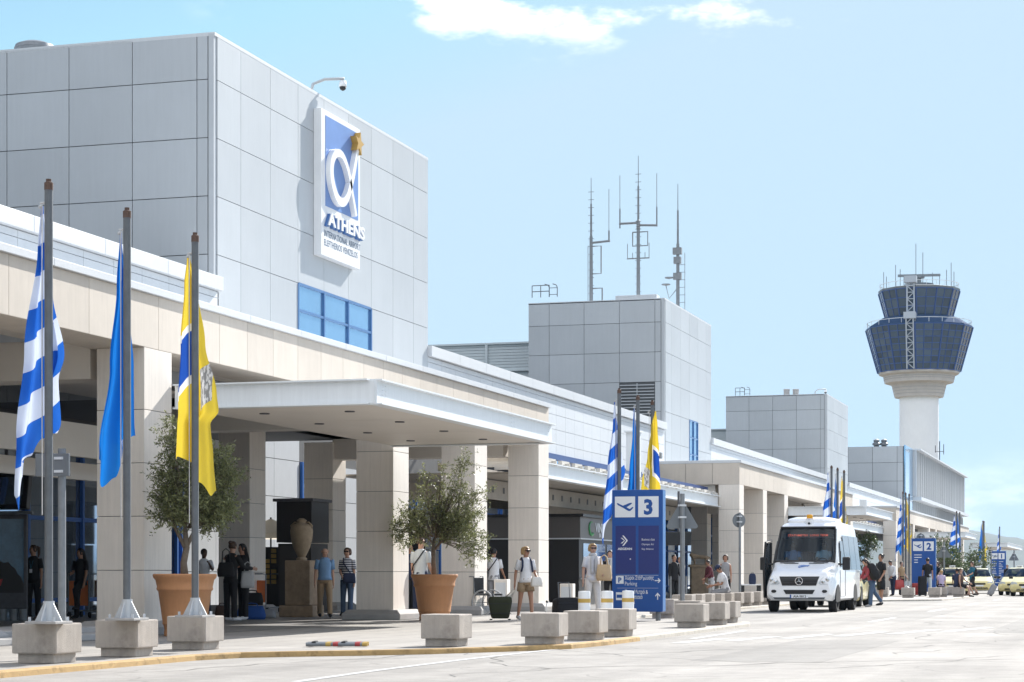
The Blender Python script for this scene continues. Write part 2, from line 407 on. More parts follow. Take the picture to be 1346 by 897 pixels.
inner = offset(outline, KW)
mb = MB(); rings = []
for (o, i) in zip(outline, inner):
    n = (Vector(i)-Vector(o))*.12
    rings.append([(o[0],o[1],-.02),(o[0]+n.x*.5,o[1]+n.y*.5,PV-.015),(o[0]+n.x,o[1]+n.y,PV),(i[0],i[1],PV),(i[0],i[1],-.02)])
mb.loft(rings, cap=True)
mb.m = [0 if mb.v[f[0]][1] < 31.4 else 1 for f in mb.f]
struct(mb.build('kerb', [M['kerby'], M['kerbp']]))
mb = MB(); mb.add([(x,y,PV-.004) for x,y in inner] + [(-45,330,PV-.004),(-45,-40,PV-.004)], [list(range(len(inner)+2))])
pv = struct(mb.build('pavement', M['pave']))
bm = bmesh.new(); bm.from_mesh(pv.data); bmesh.ops.triangulate(bm, faces=bm.faces)
for f in bm.faces:
    if f.normal.z < 0: f.normal_flip()
bm.to_mesh(pv.data); bm.free()
struct(MB().add([(-30,-40,PV),(-14.9,-40,PV),(-14.9,330,PV),(-30,330,PV)], [(0,1,2,3)]).build('walkway', ground_mat('walkway_stone', (.28,.27,.26), .12, tile=.6, cracks=False, rough=.45)))
# painted lines on the carriageway
mb = MB()
def line(pts, w):
    off = offset(pts, w)
    mb.loft([[(a[0],a[1],.004),(b[0],b[1],.004)] for a, b in zip(pts, off)], cap=False, closed=False)
def gp(px, y, z=0): 
    d = (CAMZ-z)*FPX/(y-HY); return at(px, d)
line([gp(395,897), gp(500,882), gp(620,867), gp(745,853)], .12)
line([(-6.9,33),(-6.95,38)], .14)
for y0 in (46, 60, 74, 88):
    line([(-5.6,y0),(-5.6,y0+5)], .16)
for k in range(6):
    line([gp(900+k*70, 846-k*3), gp(960+k*70, 840-k*3)], .25)
struct(mb.build('road_marking', M['line']))
# tar seams, cracks and repair patches in the old asphalt
M['tar'] = mat('crack_tar', (.12,.115,.11), .8, var=.3, scale=6)
M['patch'] = ground_mat('asphalt_patch', (.225,.215,.20), .2, cracks=False)
mb = MB(); random.seed(42)
def crack(x, y, a, n, w=.012):
    pts = []
    for k in range(n):
        pts.append((x, y)); a += random.gauss(0,.35); x += cos(a)*.45; y += sin(a)*.45
        a *= .98
    off = offset(pts, w)
    mb.loft([[(p[0],p[1],.003),(q[0],q[1],.003)] for p, q in zip(pts, off)], cap=False, closed=False)
for (px_, py_, a, n) in ((380,868,.3,26),(520,862,1.2,40),(150,885,.9,30),(700,880,.4,30),(820,862,1.4,50),(960,850,.6,60),(1080,835,1.3,70),(600,890,1.9,30),(1180,860,1.2,40),(1000,880,.2,30),(1250,830,.8,60)):
    x_, y_ = gp(px_, py_); crack(x_, y_, a, n, random.uniform(.015,.035))
struct(mb.build('road_crack', M['tar']))
mb = MB()
for (x0,y0,x1,y1) in ((-5.2,24.5,-3.6,33),(-2.6,38,-.9,58),(-6.6,47,-4.9,62)): mb.add([(x0,y0,.0015),(x1,y0,.0015),(x1,y1,.0015),(x0,y1,.0015)],[(0,1,2,3)])
struct(mb.build('road_patch', M['patch']))
# hills on the horizon
def ridge(seedv, y, hfun, name, m):
    random.seed(seedv); mb = MB(); n = 160
    ph = [random.uniform(0,6.28) for _ in range(6)]
    def fn(u, v):
        x = -900 + u*4200
        h = hfun(x) + sum(9/(k+1)*sin(x/(260/(k+1.3))+ph[k]) for k in range(6))
        prof = sin(min(v,1)*pi/2)
        bumpy = (sin(x/37+v*9)+sin(x/23-v*14)+sin(x/11+v*31)*.6)*3*prof*(1-abs(v-.5))
        return (x, y - 900*(1-v), max(0, h*prof + bumpy) - .5)
    mb.grid(fn, n, 24)
    return struct(mb.build(name, m, smooth=True))
M['hill'] = mat('forested_hill', (.055,.07,.055), .95, var=.35, scale=.012)
ridge(3, 3300, lambda x: max(26, min(100, 71-(x+264)*.28)), 'hills', M['hill'])
# aerial haze over the whole place
hm = bpy.data.materials.new('air'); hm.use_nodes = True
hn = hm.node_tree.nodes; hn.remove(hn['Principled BSDF']); pvn = hn.new('ShaderNodeVolumePrincipled')
pvn.inputs['Color'].default_value = (.48,.72,1,1); pvn.inputs['Density'].default_value = .00006; pvn.inputs['Anisotropy'].default_value = .2
hm.node_tree.links.new(pvn.outputs[0], hn['Material Output'].inputs['Volume'])
hz = MB().box((-5500,-250,-1.2),(5500,4200,230)).build('haze', hm); hz['kind'] = 'stuff'
# ================================================================= terminal building
XP = -15.6      # outer face of the pillars
XW = -19.0      # upper wall and roof blocks
XG = -25.0      # recessed ground floor front
ZB, ZL, ZT = 4.81, 5.70, 5.82    # beam bottom, ledge bottom, ledge top
ZC0, ZC1 = 7.20, 7.50            # parapet coping
T = thing('terminal_building', 'long cream stone and white clad airport terminal with a row of tall roof blocks', 'airport terminal', (0,0,0))
def frange(a, b, step):
    n = max(1, round((b-a)/step)); return [a+(b-a)*i/n for i in range(n+1)]
# ---- pillars
pz = [PV, .24, 1.13, 2.02, 2.90, 3.78, ZB]
def pillar_mesh():
    mb = MB(); w, d = .87, 1.0
    for a, b in zip(pz[:-1], pz[1:]): mb.box((-w, 0, a+.005), (0, d, b-.005))
    mb2 = MB(); mb2.box((-w+.02, .02, PV), (-.02, d-.02, ZB))
    return mb, mb2
pm, pc = pillar_mesh()
proto = pm.build('pillar', M['pillar'], T, bevel=.006); core = pc.build('joint_core', M['joint'], proto)
base = MB().loft([[(-1.12,-.25,PV),(.25,-.25,PV),(.25,1.25,PV),(-1.12,1.25,PV)],[(-1.12,-.25,.2),(.25,-.25,.2),(.25,1.25,.2),(-1.12,1.25,.2)],
                  [(-1.02,-.15,.29),(.15,-.15,.29),(.15,1.15,.29),(-1.02,1.15,.29)]]).build('plinth', M['plinth'], proto, bevel=.015)
def place_pillar(x, y, first=[True]):
    o = proto if first[0] else proto.copy()
    if not first[0]:
        COL.objects.link(o)
        for ch in list(proto.children):
            c = ch.copy(); COL.objects.link(c); c.parent = o
    first[0] = False
    o.location = (x, y, 0); o.parent = T
P1 = [12.7, 18.6, 24.5, 30.4, 42.2, 48.0, 53.65]
P2 = [83.3, 88.9, 94.6, 106.4, 112.1, 117.7]
P3 = [141, 146.7, 152.4, 164.2, 170, 175.7, 187, 198]
for y in P1 + P2 + P3: place_pillar(XP, y)
for y in P1[3:] + P2: place_pillar(-21.65, y)
# ---- porticos: stone beam, ledge, ceiling
def portico(y0, y1, ends=(True, True)):
    core = MB(); core.box((XP-1.0, y0+.03, ZB+.02), (XP-.03, y1-.03, ZL-.005))
    b = core.build('beam_core', M['joint'], T)
    ys = frange(y0, y1, 1.2)
    mb = MB()
    mb.panels((XP-.03, 0, 0), (0,1,0), (0,0,1), (1,0,0), ys, [ZB, ZL], .012, .03)
    mb.panels((0, 0, ZB+.02), (0,1,0), (-1,0,0), (0,0,-1), ys, [-XP, -XP+1.0], .012, .02)
    mb.panels((XP-1.0, 0, 0), (0,1,0), (0,0,1), (-1,0,0), ys, [ZB, ZL], .012, .03)
    xs = frange(XW, XP, 1.13)
    if ends[0]: mb.panels((0, y0+.03, 0), (1,0,0), (0,0,1), (0,-1,0), xs, [ZB, ZL], .014, .03)
    if ends[1]: mb.panels((0, y1-.03, 0), (1,0,0), (0,0,1), (0,1,0), xs, [ZB, ZL], .014, .03)
    mb.build('portico_beam', M['stone'], T)
    mb = MB()
    if ends[0]: mb.box((XW, y0+.035, ZB+.02), (XP-1.01, y0+.8, ZL-.004))
    if ends[1]: mb.box((XW, y1-.8, ZB+.02), (XP-1.01, y1-.035, ZL-.004))
    if mb.v: mb.build('end_beam_core', M['joint'], T)
    mb = MB()
    for a, c in zip(ys[:-1:2], ys[2::2] if len(ys) % 2 else list(ys[2::2])+[ys[-1]]):
        mb.box((XW-.3, a+.004, ZL), (XP+.07, c-.004, ZT))
    mb.build('ledge', M['coping'], T, bevel=.008)
    c = MB()
    for a, e in zip(frange(y0+.85, y1-.85, 2.9)[:-1], frange(y0+.85, y1-.85, 2.9)[1:]):
        c.box((-17.8, a+.01, 5.0), (XP-1.03, e-.01, 5.06))
        c.box((-19.4, a+.01, 5.3), (-17.85, e-.01, 5.36), 1)
        c.box((-21.6, a+.01, 4.9), (-19.5, e-.01, 4.96))
    c.build('ceiling', [M['soffit'], M['dark']], T)
portico(6, 54.65); portico(83.3, 118.7); portico(141, 205)
# cross beams and deep fascias inside the first portico
for y in (30.4, 42.2, 53.65, 83.4, 94.6, 106.4):
    MB().box((-21.7, y+.1, 4.32), (XP-1.05, y+.75, 4.98)).build('cross_beam', M['soffit'], T, bevel=.02)
for z0, z1, x in ((3.35,4.0,-19.6),(2.98,3.32,-20.4)):
    MB().box((x-.12, 8, z0), (x, 41.5, z1)).build('inner_fascia', M['soffit'], T)
# ---- recessed ground floor: glazing, white walls, ceiling, floor slab line
mb = MB()
for a, b in ((0, 50.9), (59.2, 60.6), (64.6, 141), (141, 200)):
    mb.box((XG-.06, a, PV), (XG, b, 4.6))
gl = mb.build('storefront_glazing', M['glassd'], T)
mb = MB()
for y in [45.3+2.6*i for i in range(-12, 3)] + [50.8, 59.25, 60.55] + [64.7+2.6*i for i in range(29)]:
    mb.box((XG+.01, y-.045, PV), (XG+.10, y+.045, 4.6))
for z in (.45, 2.42, 3.5):
    mb.box((XG+.012, 10, z-.05), (XG+.07, 50.7, z+.05)); mb.box((XG+.012, 59.3, z-.05), (XG+.07, 60.5, z+.05)); mb.box((XG+.012, 64.7, z-.05), (XG+.07, 141, z+.05))
mb.build('mullion', M['blue_mullion'], gl)
mb = MB()
mb.panels((XG, 0, 0), (0,1,0), (0,0,1), (1,0,0), [51.0, 53.05, 55.1, 57.15, 59.1], [PV, 1.15, 2.3, 3.45, 4.6, 5.75, 7.0], .02, .03)
mb.build('ground_floor_wall', M['wallw'], T); mb = MB()
mb.panels((XG, 0, 0), (0,1,0), (0,0,1), (1,0,0), [60.7, 62.6, 64.5], [PV, 1.15, 2.3, 3.45, 4.6], .02, .03)
mb.build('ground_floor_wall', M['wallw'], T)
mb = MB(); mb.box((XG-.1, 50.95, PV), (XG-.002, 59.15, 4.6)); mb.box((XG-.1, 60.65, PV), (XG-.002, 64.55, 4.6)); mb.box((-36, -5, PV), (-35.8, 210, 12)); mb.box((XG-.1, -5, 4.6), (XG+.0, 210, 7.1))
mb.box((-36, -5, 7.0), (XW-.35, 50, 7.1)); mb.box((-36, 50, 7.0), (XG, 80, 7.1)); mb.box((-20.4, 50, 7.0), (XW-.35, 80, 7.1)); mb.box((-36, 80, 7.0), (XW-.35, 210, 7.1))  # unseen roof opening, added to let sun onto the recessed white wall
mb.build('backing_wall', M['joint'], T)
# ---- upper wall with panels, window strips and parapet coping
def upper(y0, y1, strip=None, low=5.0, dark_end=True):
    zs = [low, 5.55, 6.05, 6.55, 7.05]
    mb = MB(); mb.box((XW-.35, y0, low), (XW-.035, y1, ZC0-.02)); mb.build('wall_core', M['jointw'], T)
    ys = frange(y0, y1, 1.2); mb = MB()
    mb.panels((XW-.03, 0, 0), (0,1,0), (0,0,1), (1,0,0), ys, zs+[ZC0-.01], .012, .03)
    mb.build('upper_wall', M['wallw'], T)
    ys = frange(y0, y1, 2.6); mb = MB()
    for a, b in zip(ys[:-1], ys[1:]): mb.box((XW-.4, a+.004, ZC0), (XW+.12, b-.004, ZC1))
    mb.build('parapet', M['coping'], T, bevel=.01)
    if strip:
        a, b = strip; n = round((b-a)/1.35)
        w = MB(); w.box((XW-.02, a, 4.72), (XW+.004, b, 5.16)); wo = w.build('window_strip', M['winblue'], T)
        f = MB()
        for i in range(n+1):
            y = a+(b-a)*i/n; f.box((XW+.006, y-.05, 4.74), (XW+.05, y+.05, 5.14))
        f.box((XW+.006, a, 5.14), (XW+.06, b, 5.20)); f.box((XW+.006, a, 4.66), (XW+.06, b, 4.74))
        f.build('window_frame', M['blue_frame'], wo)
upper(6, 40.5); 
B = [dict(y0=40.3, y1=54.2, w=9.5, ny=9), dict(y0=84.4, y1=94.3, w=6.0, ny=6), dict(y0=131.9, y1=142.0, w=6.6, ny=6)]
upper(54.2, 84.4, strip=(54.8, 80), low=4.6); upper(94.3, 131.9, low=4.6); upper(142.0, 178, low=4.6)
# lower wall between porticos down to the steel canopy
# ---- roof blocks
def roof_block(y0, y1, w, ny, holes_f=(), holes_n=(), z0=4.9, ztop=12.75, name='roof_block'):
    zs = [z0, 5.47, 6.73, 7.99, 9.25, 10.51, 11.77, ztop]
    mb = MB(); mb.box((XW-w, y0+.035, z0), (XW-.035, y1-.02, ztop-.05)); core = mb.build(name, M['joint'], T)
    mb = MB()
    ys = [y0+.14] + [y0+.14+(y1-y0-.14)*(i+.8)/(ny-.2) for i in range(ny)]
    ys = [y0+.14]+frange(y0+1.35, y1-1.2, (y1-y0)/ny)+[y1]
    mb.panels((XW-.03, 0, 0), (0,1,0), (0,0,1), (1,0,0), ys, zs, .014, .03, skip=holes_f)
    xs = [-.16, -.42] + [-.42-1.55*(i+1) for i in range(int((w-.42)/1.55))] + [-w]
    xs = sorted(set(xs))
    mb.panels((XW, y0+.03, 0), (1,0,0), (0,0,1), (0,-1,0), xs, zs, .018, .03, skip=holes_n)
    # corner angle
    mb.box((XW-.145, y0-.004, z0), (XW-.02, y0+.13, ztop-.001))
    mb.build('cladding', M['clad'], core)
    cp = MB(); cp.box((XW-w, y0, ztop-.045), (XW+.004, y1, ztop+.03)); cp.build('roof_edge', M['coping'], core)
    return core, ys, zs, xs
b1, ys, zs, xs = roof_block(40.3, 54.2, 9.5, 9, holes_f=[(i, j) for i in (3,4,5) for j in (0,1,2) if j < 3 and j > 0])
M['winframe'] = mat('window_frame_blue', (.07,.17,.36), .35)
def block_window(core, ya, yb, za, zb, cols, rows):
    w = MB(); w.box((XW-.05, ya, za), (XW-.028, yb, zb)); wo = w.build('window', M['winblue'], core)
    f = MB()
    for i in range(cols+1):
        y = ya+(yb-ya)*i/cols; f.box((XW-.027, y-.03, za), (XW+.02, y+.03, zb))
    for j in range(rows+1):
        z = za+(zb-za)*j/rows; f.box((XW-.026, ya+.03, z-.03), (XW+.012, yb-.03, z+.03))
    f.build('window_frame', M['winframe'], wo)
block_window(b1, ys[3]+.01, ys[6]-.01, 5.48, 7.98, 3, 4)
b2, ys2, zs2, _ = roof_block(84.4, 94.3, 6.0, 6, holes_f=[(i, j) for i in (3,) for j in (0,1,2)], holes_n=[(3,3),(3,2)])
block_window(b2, ys2[3]+.01, ys2[4]-.01, 4.95, 7.98, 2, 4)
# louvre in the near face of the second block
mb = MB(); za, zb = 6.75, 9.2
for i in range(18):
    z = za+(zb-za)*(i+.5)/18; mb.obox((XW-1.2, 84.43, z), (1.5, .10, .02), Matrix.Rotation(R(35), 3, 'X'))
mb.box((XW-1.22, 84.40, za), (XW-1.18, 84.42, zb))
mb.build('louvre', M['clad'], b2)
b3, _, _, _ = roof_block(131.9, 142.0, 6.6, 6)
# fourth block: long glazed wing with upright fins
mb = MB(); mb.box((-27, 178.04, 4.9), (XW-.04, 238, 12.2)); b4 = mb.build('roof_block', M['joint'], T)
mb = MB(); mb.panels((-27, 178.03, 0), (1,0,0), (0,0,1), (0,-1,0), [0,1.1,3.2,5.3,7.4,7.9], [4.9,6.2,7.6,9.2,10.8,12.2], .03, .03); mb.build('cladding', M['clad'], b4)
mb = MB(); mb.box((XW-.03, 178.1, 6.0), (XW+.1, 184.2, 12.3)); mb.build('glass_bay', M['winblue'], b4)
M['finglass'] = mat('grey_glass', (.13,.155,.17), .25, spec=.6)
mb = MB(); mb.box((XW-.03, 184.3, 5.9), (XW+.02, 238, 12.2)); mb.build('curtain_wall', M['finglass'], b4)
mb = MB()
for i in range(27):
    y = 184.4+i*2.05; mb.box((XW+.02, y, 8.1), (XW+.42, y+.16, 12.35)); mb.box((XW+.02, y+.5, 5.9), (XW+.22, y+.6, 7.7))
mb.box((XW+.02, 184.3, 7.75), (XW+.85, 238, 8.05)); mb.box((XW+.02, 184.3, 12.2), (XW+.8, 238, 12.32))
mb.build('fin', M['coping'], b4)
# grey plant rooms behind the parapets
def plant(x0, x1, y0, y1, z0, z1, z2):
    mb = MB(); mb.box((x0, y0, z0), (x1, y1, z1)); b = mb.build('plant_room', M['sgrey2'], T)
    mb = MB()
    for i in range(9):
        z = z1+(z2-z1)*i/9; mb.box((x0, y0-.05, z), (x1, y0, z+(z2-z1)/9*.88))
    mb.box((x0,y0+.1,z1),(x1,y1,z2)); xm = x1-(x1-x0)*.42
    mb.box((xm, y0-.15, z0+.3), (xm+.12, y0-.06, z2))
    mb.box((x0, y0-.16, z1-.06), (x1, y0-.055, z1)); mb.box((x0, y0-.16, z2-.03), (x1, y1, z2+.05))
    mb.build('louvre_screen', M['sgrey2'], b)
M['sgrey2'] = mat('plant_room_metal', (.60,.655,.67), .5, var=.05)
plant(-33, -24.5, 88, 100, 7, 10.3, 11.5)
plant(-33, -25.2, 136, 150, 7, 9.6, 10.9)
# ---- entrance canopies hung in the wide bay of each portico
def canopy(y0, y1, n_light=3):
    XO = -11.95; XI = XP+.02; z0, z1 = 3.86, 4.28
    c = MB()
    for i, (a, b) in enumerate(zip(frange(y0+.12, y1-.12, 3.0)[:-1], frange(y0+.12, y1-.12, 3.0)[1:])):
        c.box((XI, a+.012, z0+.03), (XO-.12, b-.012, z0+.06))
    root = c.build('entrance_canopy', M['soffit'], T)
    mb = MB()
    def ibeam(p, q, out):
        (xa, ya), (xb, yb) = p, q; ox, oy = out
        w, fl, t = .035, .11, .025
        x0_, x1_ = min(xa,xb), max(xa,xb); y0_, y1_ = min(ya,yb), max(ya,yb)
        if ox: 
            mb.box((xa-w/2,y0_,z0+t),(xa+w/2,y1_,z1-t)); mb.box((xa-fl,y0_,z1-t),(xa+fl,y1_,z1)); mb.box((xa-fl,y0_,z0),(xa+fl,y1_,z0+t))
        else:
            mb.box((x0_,ya-w/2,z0+t),(x1_+.1,ya+w/2,z1-t)); mb.box((x0_,ya-fl,z1-t),(x1_,ya+fl,z1)); mb.box((x0_,ya-fl,z0),(x1_,ya+fl,z0+t))
    ibeam((XO,y0),(XO,y1),(1,0)); ibeam((XI,y0+.0),(XO-.115,y0),(0,1)); ibeam((XI,y1),(XO-.115,y1),(0,1))
    # bolted splice plates
    for y in (y0+.25, y0+.4, y1-3.0, y1-2.8, y1-.3):
        for k in range(4): mb.ball((XO+.03, y, z0+.09+k*.08), .012, 6, 4)
    mb.build('steel_edge', M['steelw'], root)
    mb = MB(); mb.box((XI, y0+.02, z1-.06), (XO-.02, y1-.02, z1-.03)); mb.build('roof_sheet', M['coping'], root)
    d = MB()
    for y in frange(y0+1.5, y1-1.5, 2.2):
        for x in (-13.0, -14.6):
            d.lathe([(.09, z0+.012), (.09, z0+.032)], (x, y, 0), 12)
    d.build('downlight', M['galvd'], root)
canopy(31.5, 42.05); canopy(95.6, 106.2); canopy(153.5, 164.0)
canopy(205.5, 232)
# ---- steel canopies between the porticos
def steel_canopy(y0, y1):
    XO = -16.5; z0, z1 = 3.88, 4.34
    mb = MB(); t = .03
    mb.box((XO-.02,y0,z0+t),(XO+.02,y1,z1-t)); mb.box((XO-.14,y0,z1-t),(XO+.14,y1,z1)); mb.box((XO-.14,y0,z0),(XO+.14,y1,z0+t))
    root = mb.build('steel_canopy', M['steelw'], T)
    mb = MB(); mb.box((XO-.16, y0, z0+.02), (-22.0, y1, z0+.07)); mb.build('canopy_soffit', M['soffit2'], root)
    mb = MB()
    for y in frange(y0+.5, y1-.5, 1.5):
        mb.box((XO-2.3, y-.04, z1-.05), (XO+.1, y+.04, z1+.10)); mb.box((XO-.16, y-.42, z1+.05), (XO-.04, y+.42, z1+.17))
    mb.build('rafter', M['rafter'], root)
    mb = MB(); mb.box((XO-.55, y0, z1+.24), (XO-.40, y1, z1+.36)); mb.build('purlin', M['blue_frame'], root)
    mb = MB(); mb.box((-18.9, y0, z1-.32), (-18.6, y1, z1-.1), 0)
    for xx, zz0, zz1 in ((-18.2, 3.3, 3.86), (-21, 3.35, 3.86)):
        mb.box((xx-.06, y0, zz0), (xx+.06, y1, zz1))
    n0 = len(mb.f)
    for y in frange(y0+.6, y1-.6, 1.1): mb.box((-18.135, y-.09, 3.5), (-18.13, y+.09, 3.68))
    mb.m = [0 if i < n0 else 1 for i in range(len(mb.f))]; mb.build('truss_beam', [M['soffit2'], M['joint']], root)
M['rafter'] = mat('rafter_paint', (.55,.52,.47), .6, var=.1)
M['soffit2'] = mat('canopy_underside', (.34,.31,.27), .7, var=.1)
steel_canopy(54.75, 83.2); steel_canopy(118.8, 140.9)
# upright steel post with bracket, lamps on the wall
mb = MB(); mb.box((-17.2, 70.2, 4.4), (-16.75, 70.6, 6.1)); mb.box((-17.25, 70.1, 6.1), (-16.7, 70.7, 6.16)); mb.build('steel_post', M['steelw'], T)
mb = MB(); mb.box((-17.2, 134.2, 4.4), (-16.75, 134.7, 6.0)); mb.build('steel_post', M['steelw'], T)
for y in (82.0, 97.0):
    mb = MB(); mb.box((XW, y, 5.95), (XW+.15, y+.1, 6.03)); mb.box((XW+.15, y-.12, 5.86), (XW+.4, y+.22, 6.1)); mb.build('wall_lamp', M['galv'], T, bevel=.01)
# steps of the raised floor strip beside the first pillars
mb = MB(); mb.box((-15.0, -10, PV), (-17.0, 29.6, .16)); mb.box((-15.5, -10, .16), (-17.0, 29.6, .24)); mb.build('step', M['plinth'], T, bevel=.01)
# ================================================================= airport sign on the first block
ysa, ysb, zsa, zsb = on_x(422, XW+.2), on_x(473, XW+.2), 8.80, 12.34
SG = thing('airport_sign', 'tall white wall sign reading ATHENS INTERNATIONAL AIRPORT with blue panel and gold star', 'sign', (XW+.005, (ysa+ysb)/2, zsa))
w, h = ysb-ysa, zsb-zsa
def sgn(u, v, t): return (.2+t, (u-.5)*w, v*h)     # u right, v up (0..1), t proud
mb = MB(); mb.box((0, -w/2, 0), (.2, w/2, h)); mb.build('board', M['white'], SG, bevel=.01)
mb = MB(); mb.prism_f([(.10,.345),(.945,.345),(.945,.965),(.10,.965)], sgn, -.01, .008); mb.build('blue_panel', M['logoblue'], SG)
def stroke(pts, wd, closed=False):
    """outline strip of constant width in sign units (metres: u*w, v*h)"""
    P = [Vector((u*w, v*h)) for u, v in pts]; Lf, Rt = [], []
    for i, p in enumerate(P):
        t = (P[min(i+1,len(P)-1)]-P[max(i-1,0)]).normalized(); n = Vector((-t.y, t.x)); ww = wd[i] if isinstance(wd, list) else wd
        Lf.append(p+n*ww/2); Rt.append(p-n*ww/2)
    return Lf, Rt
def bez(pts, n=10):
    out = []
    for k in range(len(pts)-1):
        p0 = Vector(pts[max(k-1,0)]); p1 = Vector(pts[k]); p2 = Vector(pts[k+1]); p3 = Vector(pts[min(k+2,len(pts)-1)])
        for i in range(n):
            t = i/n
            out.append(.5*((2*p1)+(-p0+p2)*t+(2*p0-5*p1+4*p2-p3)*t*t+(-p0+3*p1-3*p2+p3)*t**3))
    out.append(Vector(pts[-1])); return [(p.x, p.y) for p in out]
ap = bez([(.84,.86),(.79,.78),(.72,.66),(.66,.58),(.55,.46),(.42,.405),(.27,.43),(.16,.53),(.155,.64),(.25,.72),(.40,.735),(.53,.68),(.62,.59),(.68,.50),(.75,.40),(.78,.355)])
Lf, Rt = stroke(ap, [.12+.10*sin(pi*min(1, i/len(ap)*1.2)) for i in range(len(ap))])
mb = MB(); nn = len(Lf)
rings = [[(.2+t, p.x-w/2, p.y) for p, t in ((Lf[i],0),(Lf[i],.13),(Rt[i],.13),(Rt[i],0))] for i in range(nn)]
mb.loft(rings); mb.build('logo_loop', M['white'], SG)
st = [(.83+(.115 if k % 2 == 0 else .05)*sin(k*pi/5+.2)*1.0, .875+(.115 if k % 2 == 0 else .05)*cos(k*pi/5+.2)*w/h) for k in range(10)]
mb = MB(); mb.prism_f(st, sgn, .0, .17); mb.build('star', M['gold'], SG)
mb = MB(); text_mesh(mb, 'ATHENS', 1.0, lambda u, v, t: sgn(.10+u*.25, .215+v*.118, t), .10, bold=.03); mb.build('lettering', M['white'], SG)
mb = MB(); text_mesh(mb, 'ATHENS', 1.0, lambda u, v, t: sgn(.085+u*.25, .208+v*.118, t*.9+.005), .075, bold=.055); mb.build('lettering_edge', M['deepblue'], SG)
mb = MB(); text_mesh(mb, 'INTERNATIONAL AIRPORT', 1.0, lambda u, v, t: sgn(.065+u*.0775, .135+v*.062, .004), 0, bold=.012)
text_mesh(mb, 'ELEFTHERIOS VENIZELOS', 1.0, lambda u, v, t: sgn(.065+u*.0772, .072+v*.062, .004), 0, bold=.012); mb.build('small_lettering', M['greyblue'], SG)
# ================================================================= things on the roofs
M['galvw'] = mat('pale_galvanised', (.50,.51,.52), .5, .2)
def camera_arm(x, y, z, label):
    t = thing('security_camera', label, 'camera', (x, y, z)); t.scale = (.72,.72,.72)
    MB().tube([(0,0,0),(0,.3,.5),(.25,.75,.75),(.9,.9,.76)], .05, 8).build('arm', M['galvw'], t, smooth=True)
    MB().lathe([(.02,-.05),(.1,-.08),(.13,-.2),(.13,-.28)], (.85,.9,.76), 12).build('housing', M['white'], t, smooth=True)
    MB().lathe([(.12,-.28),(.10,-.36),(.03,-.41)], (.85,.9,.76), 12).build('dome', M['black'], t, smooth=True)
camera_arm(XW-.3, on_x(422, XW), 12.75, 'white dome security camera on a curved arm above the airport sign')
def vent(x, y, r, h, label):
    t = thing('roof_vent', label, 'vent', (x, y, 12.75))
    MB().lathe([(r*.9,0),(r*.9,h*.2),(r,h*.22),(r,h*.7),(r*1.03,h*.72),(r*.95,h*.88),(r*.6,h)], (0,0,0), 20).build('cowl', M['galv'], t, smooth=True, angle=40)
    return t
x, y = at(46, 47); vent(x, y, .46, .55, 'round ribbed metal roof vent on the tallest nearest block')
x, y = at(146, 47); vent(x, y, .30, .12, 'low flat metal roof vent beside the ribbed one')
def ladder(x, y, z, label, w=1.2):
    t = thing('roof_ladder', label, 'ladder', (x, y, z)); mb = MB()
    for a in (0, .35): mb.tube([(a+w,0,0),(a+w,0,.4),(a+w-.05,0,.5),(a+w-.2,.0,.55)], .02, 6)
    for k in range(2): mb.tube([(w,0,.1+k*.28),(w+.35,0,.1+k*.28)], .014, 5)
    mb.build('hoop', M['galv'], t)
    mb = MB()
    for a in (0, w*.5, w): mb.tube([(a,0,0),(a,0,.5)], .02, 6)
    for z_ in (.25,.5): mb.tube([(0,0,z_),(w,0,z_)], .02, 6)
    mb.build('guard_rail', M['galv'], t)
x, y = at(699, 86.0); ladder(x, y+.05, 12.75, 'grey guard rail and ladder hoop on the antenna block roof', .75)
x, y = at(967, 133); ladder(x, y-.1, 12.75, 'roof ladder on the corner of the smaller third block', .6)
for k, (px, hh) in enumerate(((1034, .62),(1046, .62))):
    x, y = at(px, 136); t = thing('flue', 'squat grey flue pipe on the third roof block', 'flue', (x, y, 12.75), group='flue pipes on the third block')
    MB().lathe([(.2,0),(.2,hh),(.22,hh),(.22,hh+.08),(.1,hh+.1)], (0,0,0), 14).build('pipe', M['plinth'], t, smooth=True, angle=40)
x, y = at(1062, 138); t = thing('roof_unit', 'low beige ventilation unit beside the flue pipes', 'ventilation unit', (x, y, 12.75))
MB().box((-.7,-.4,0),(.7,.4,.3)).build('case', M['plinth'], t, bevel=.02); MB().prism([(-.75,-.45),(.75,-.45),(.75,.45),(-.75,.45)], .3, .36).build('lid', M['coping'], t)
for px in (1152, 1162):
    x, y = at(px, 180); t = thing('flue', 'mushroom capped metal flue on the fourth roof block', 'flue', (x, y, 12.2), group='mushroom flues on the fourth block')
    MB().lathe([(.22,0),(.22,.3),(.36,.36),(.36,.5),(.2,.6),(.26,.66),(.26,.8),(.05,.9)], (0,0,0), 12).build('cowl', M['galv'], t, smooth=True, angle=40)
x, y = at(1087, 133.5); camera_arm(x-.8, y, 12.75, 'small roof camera on the corner of the third block')
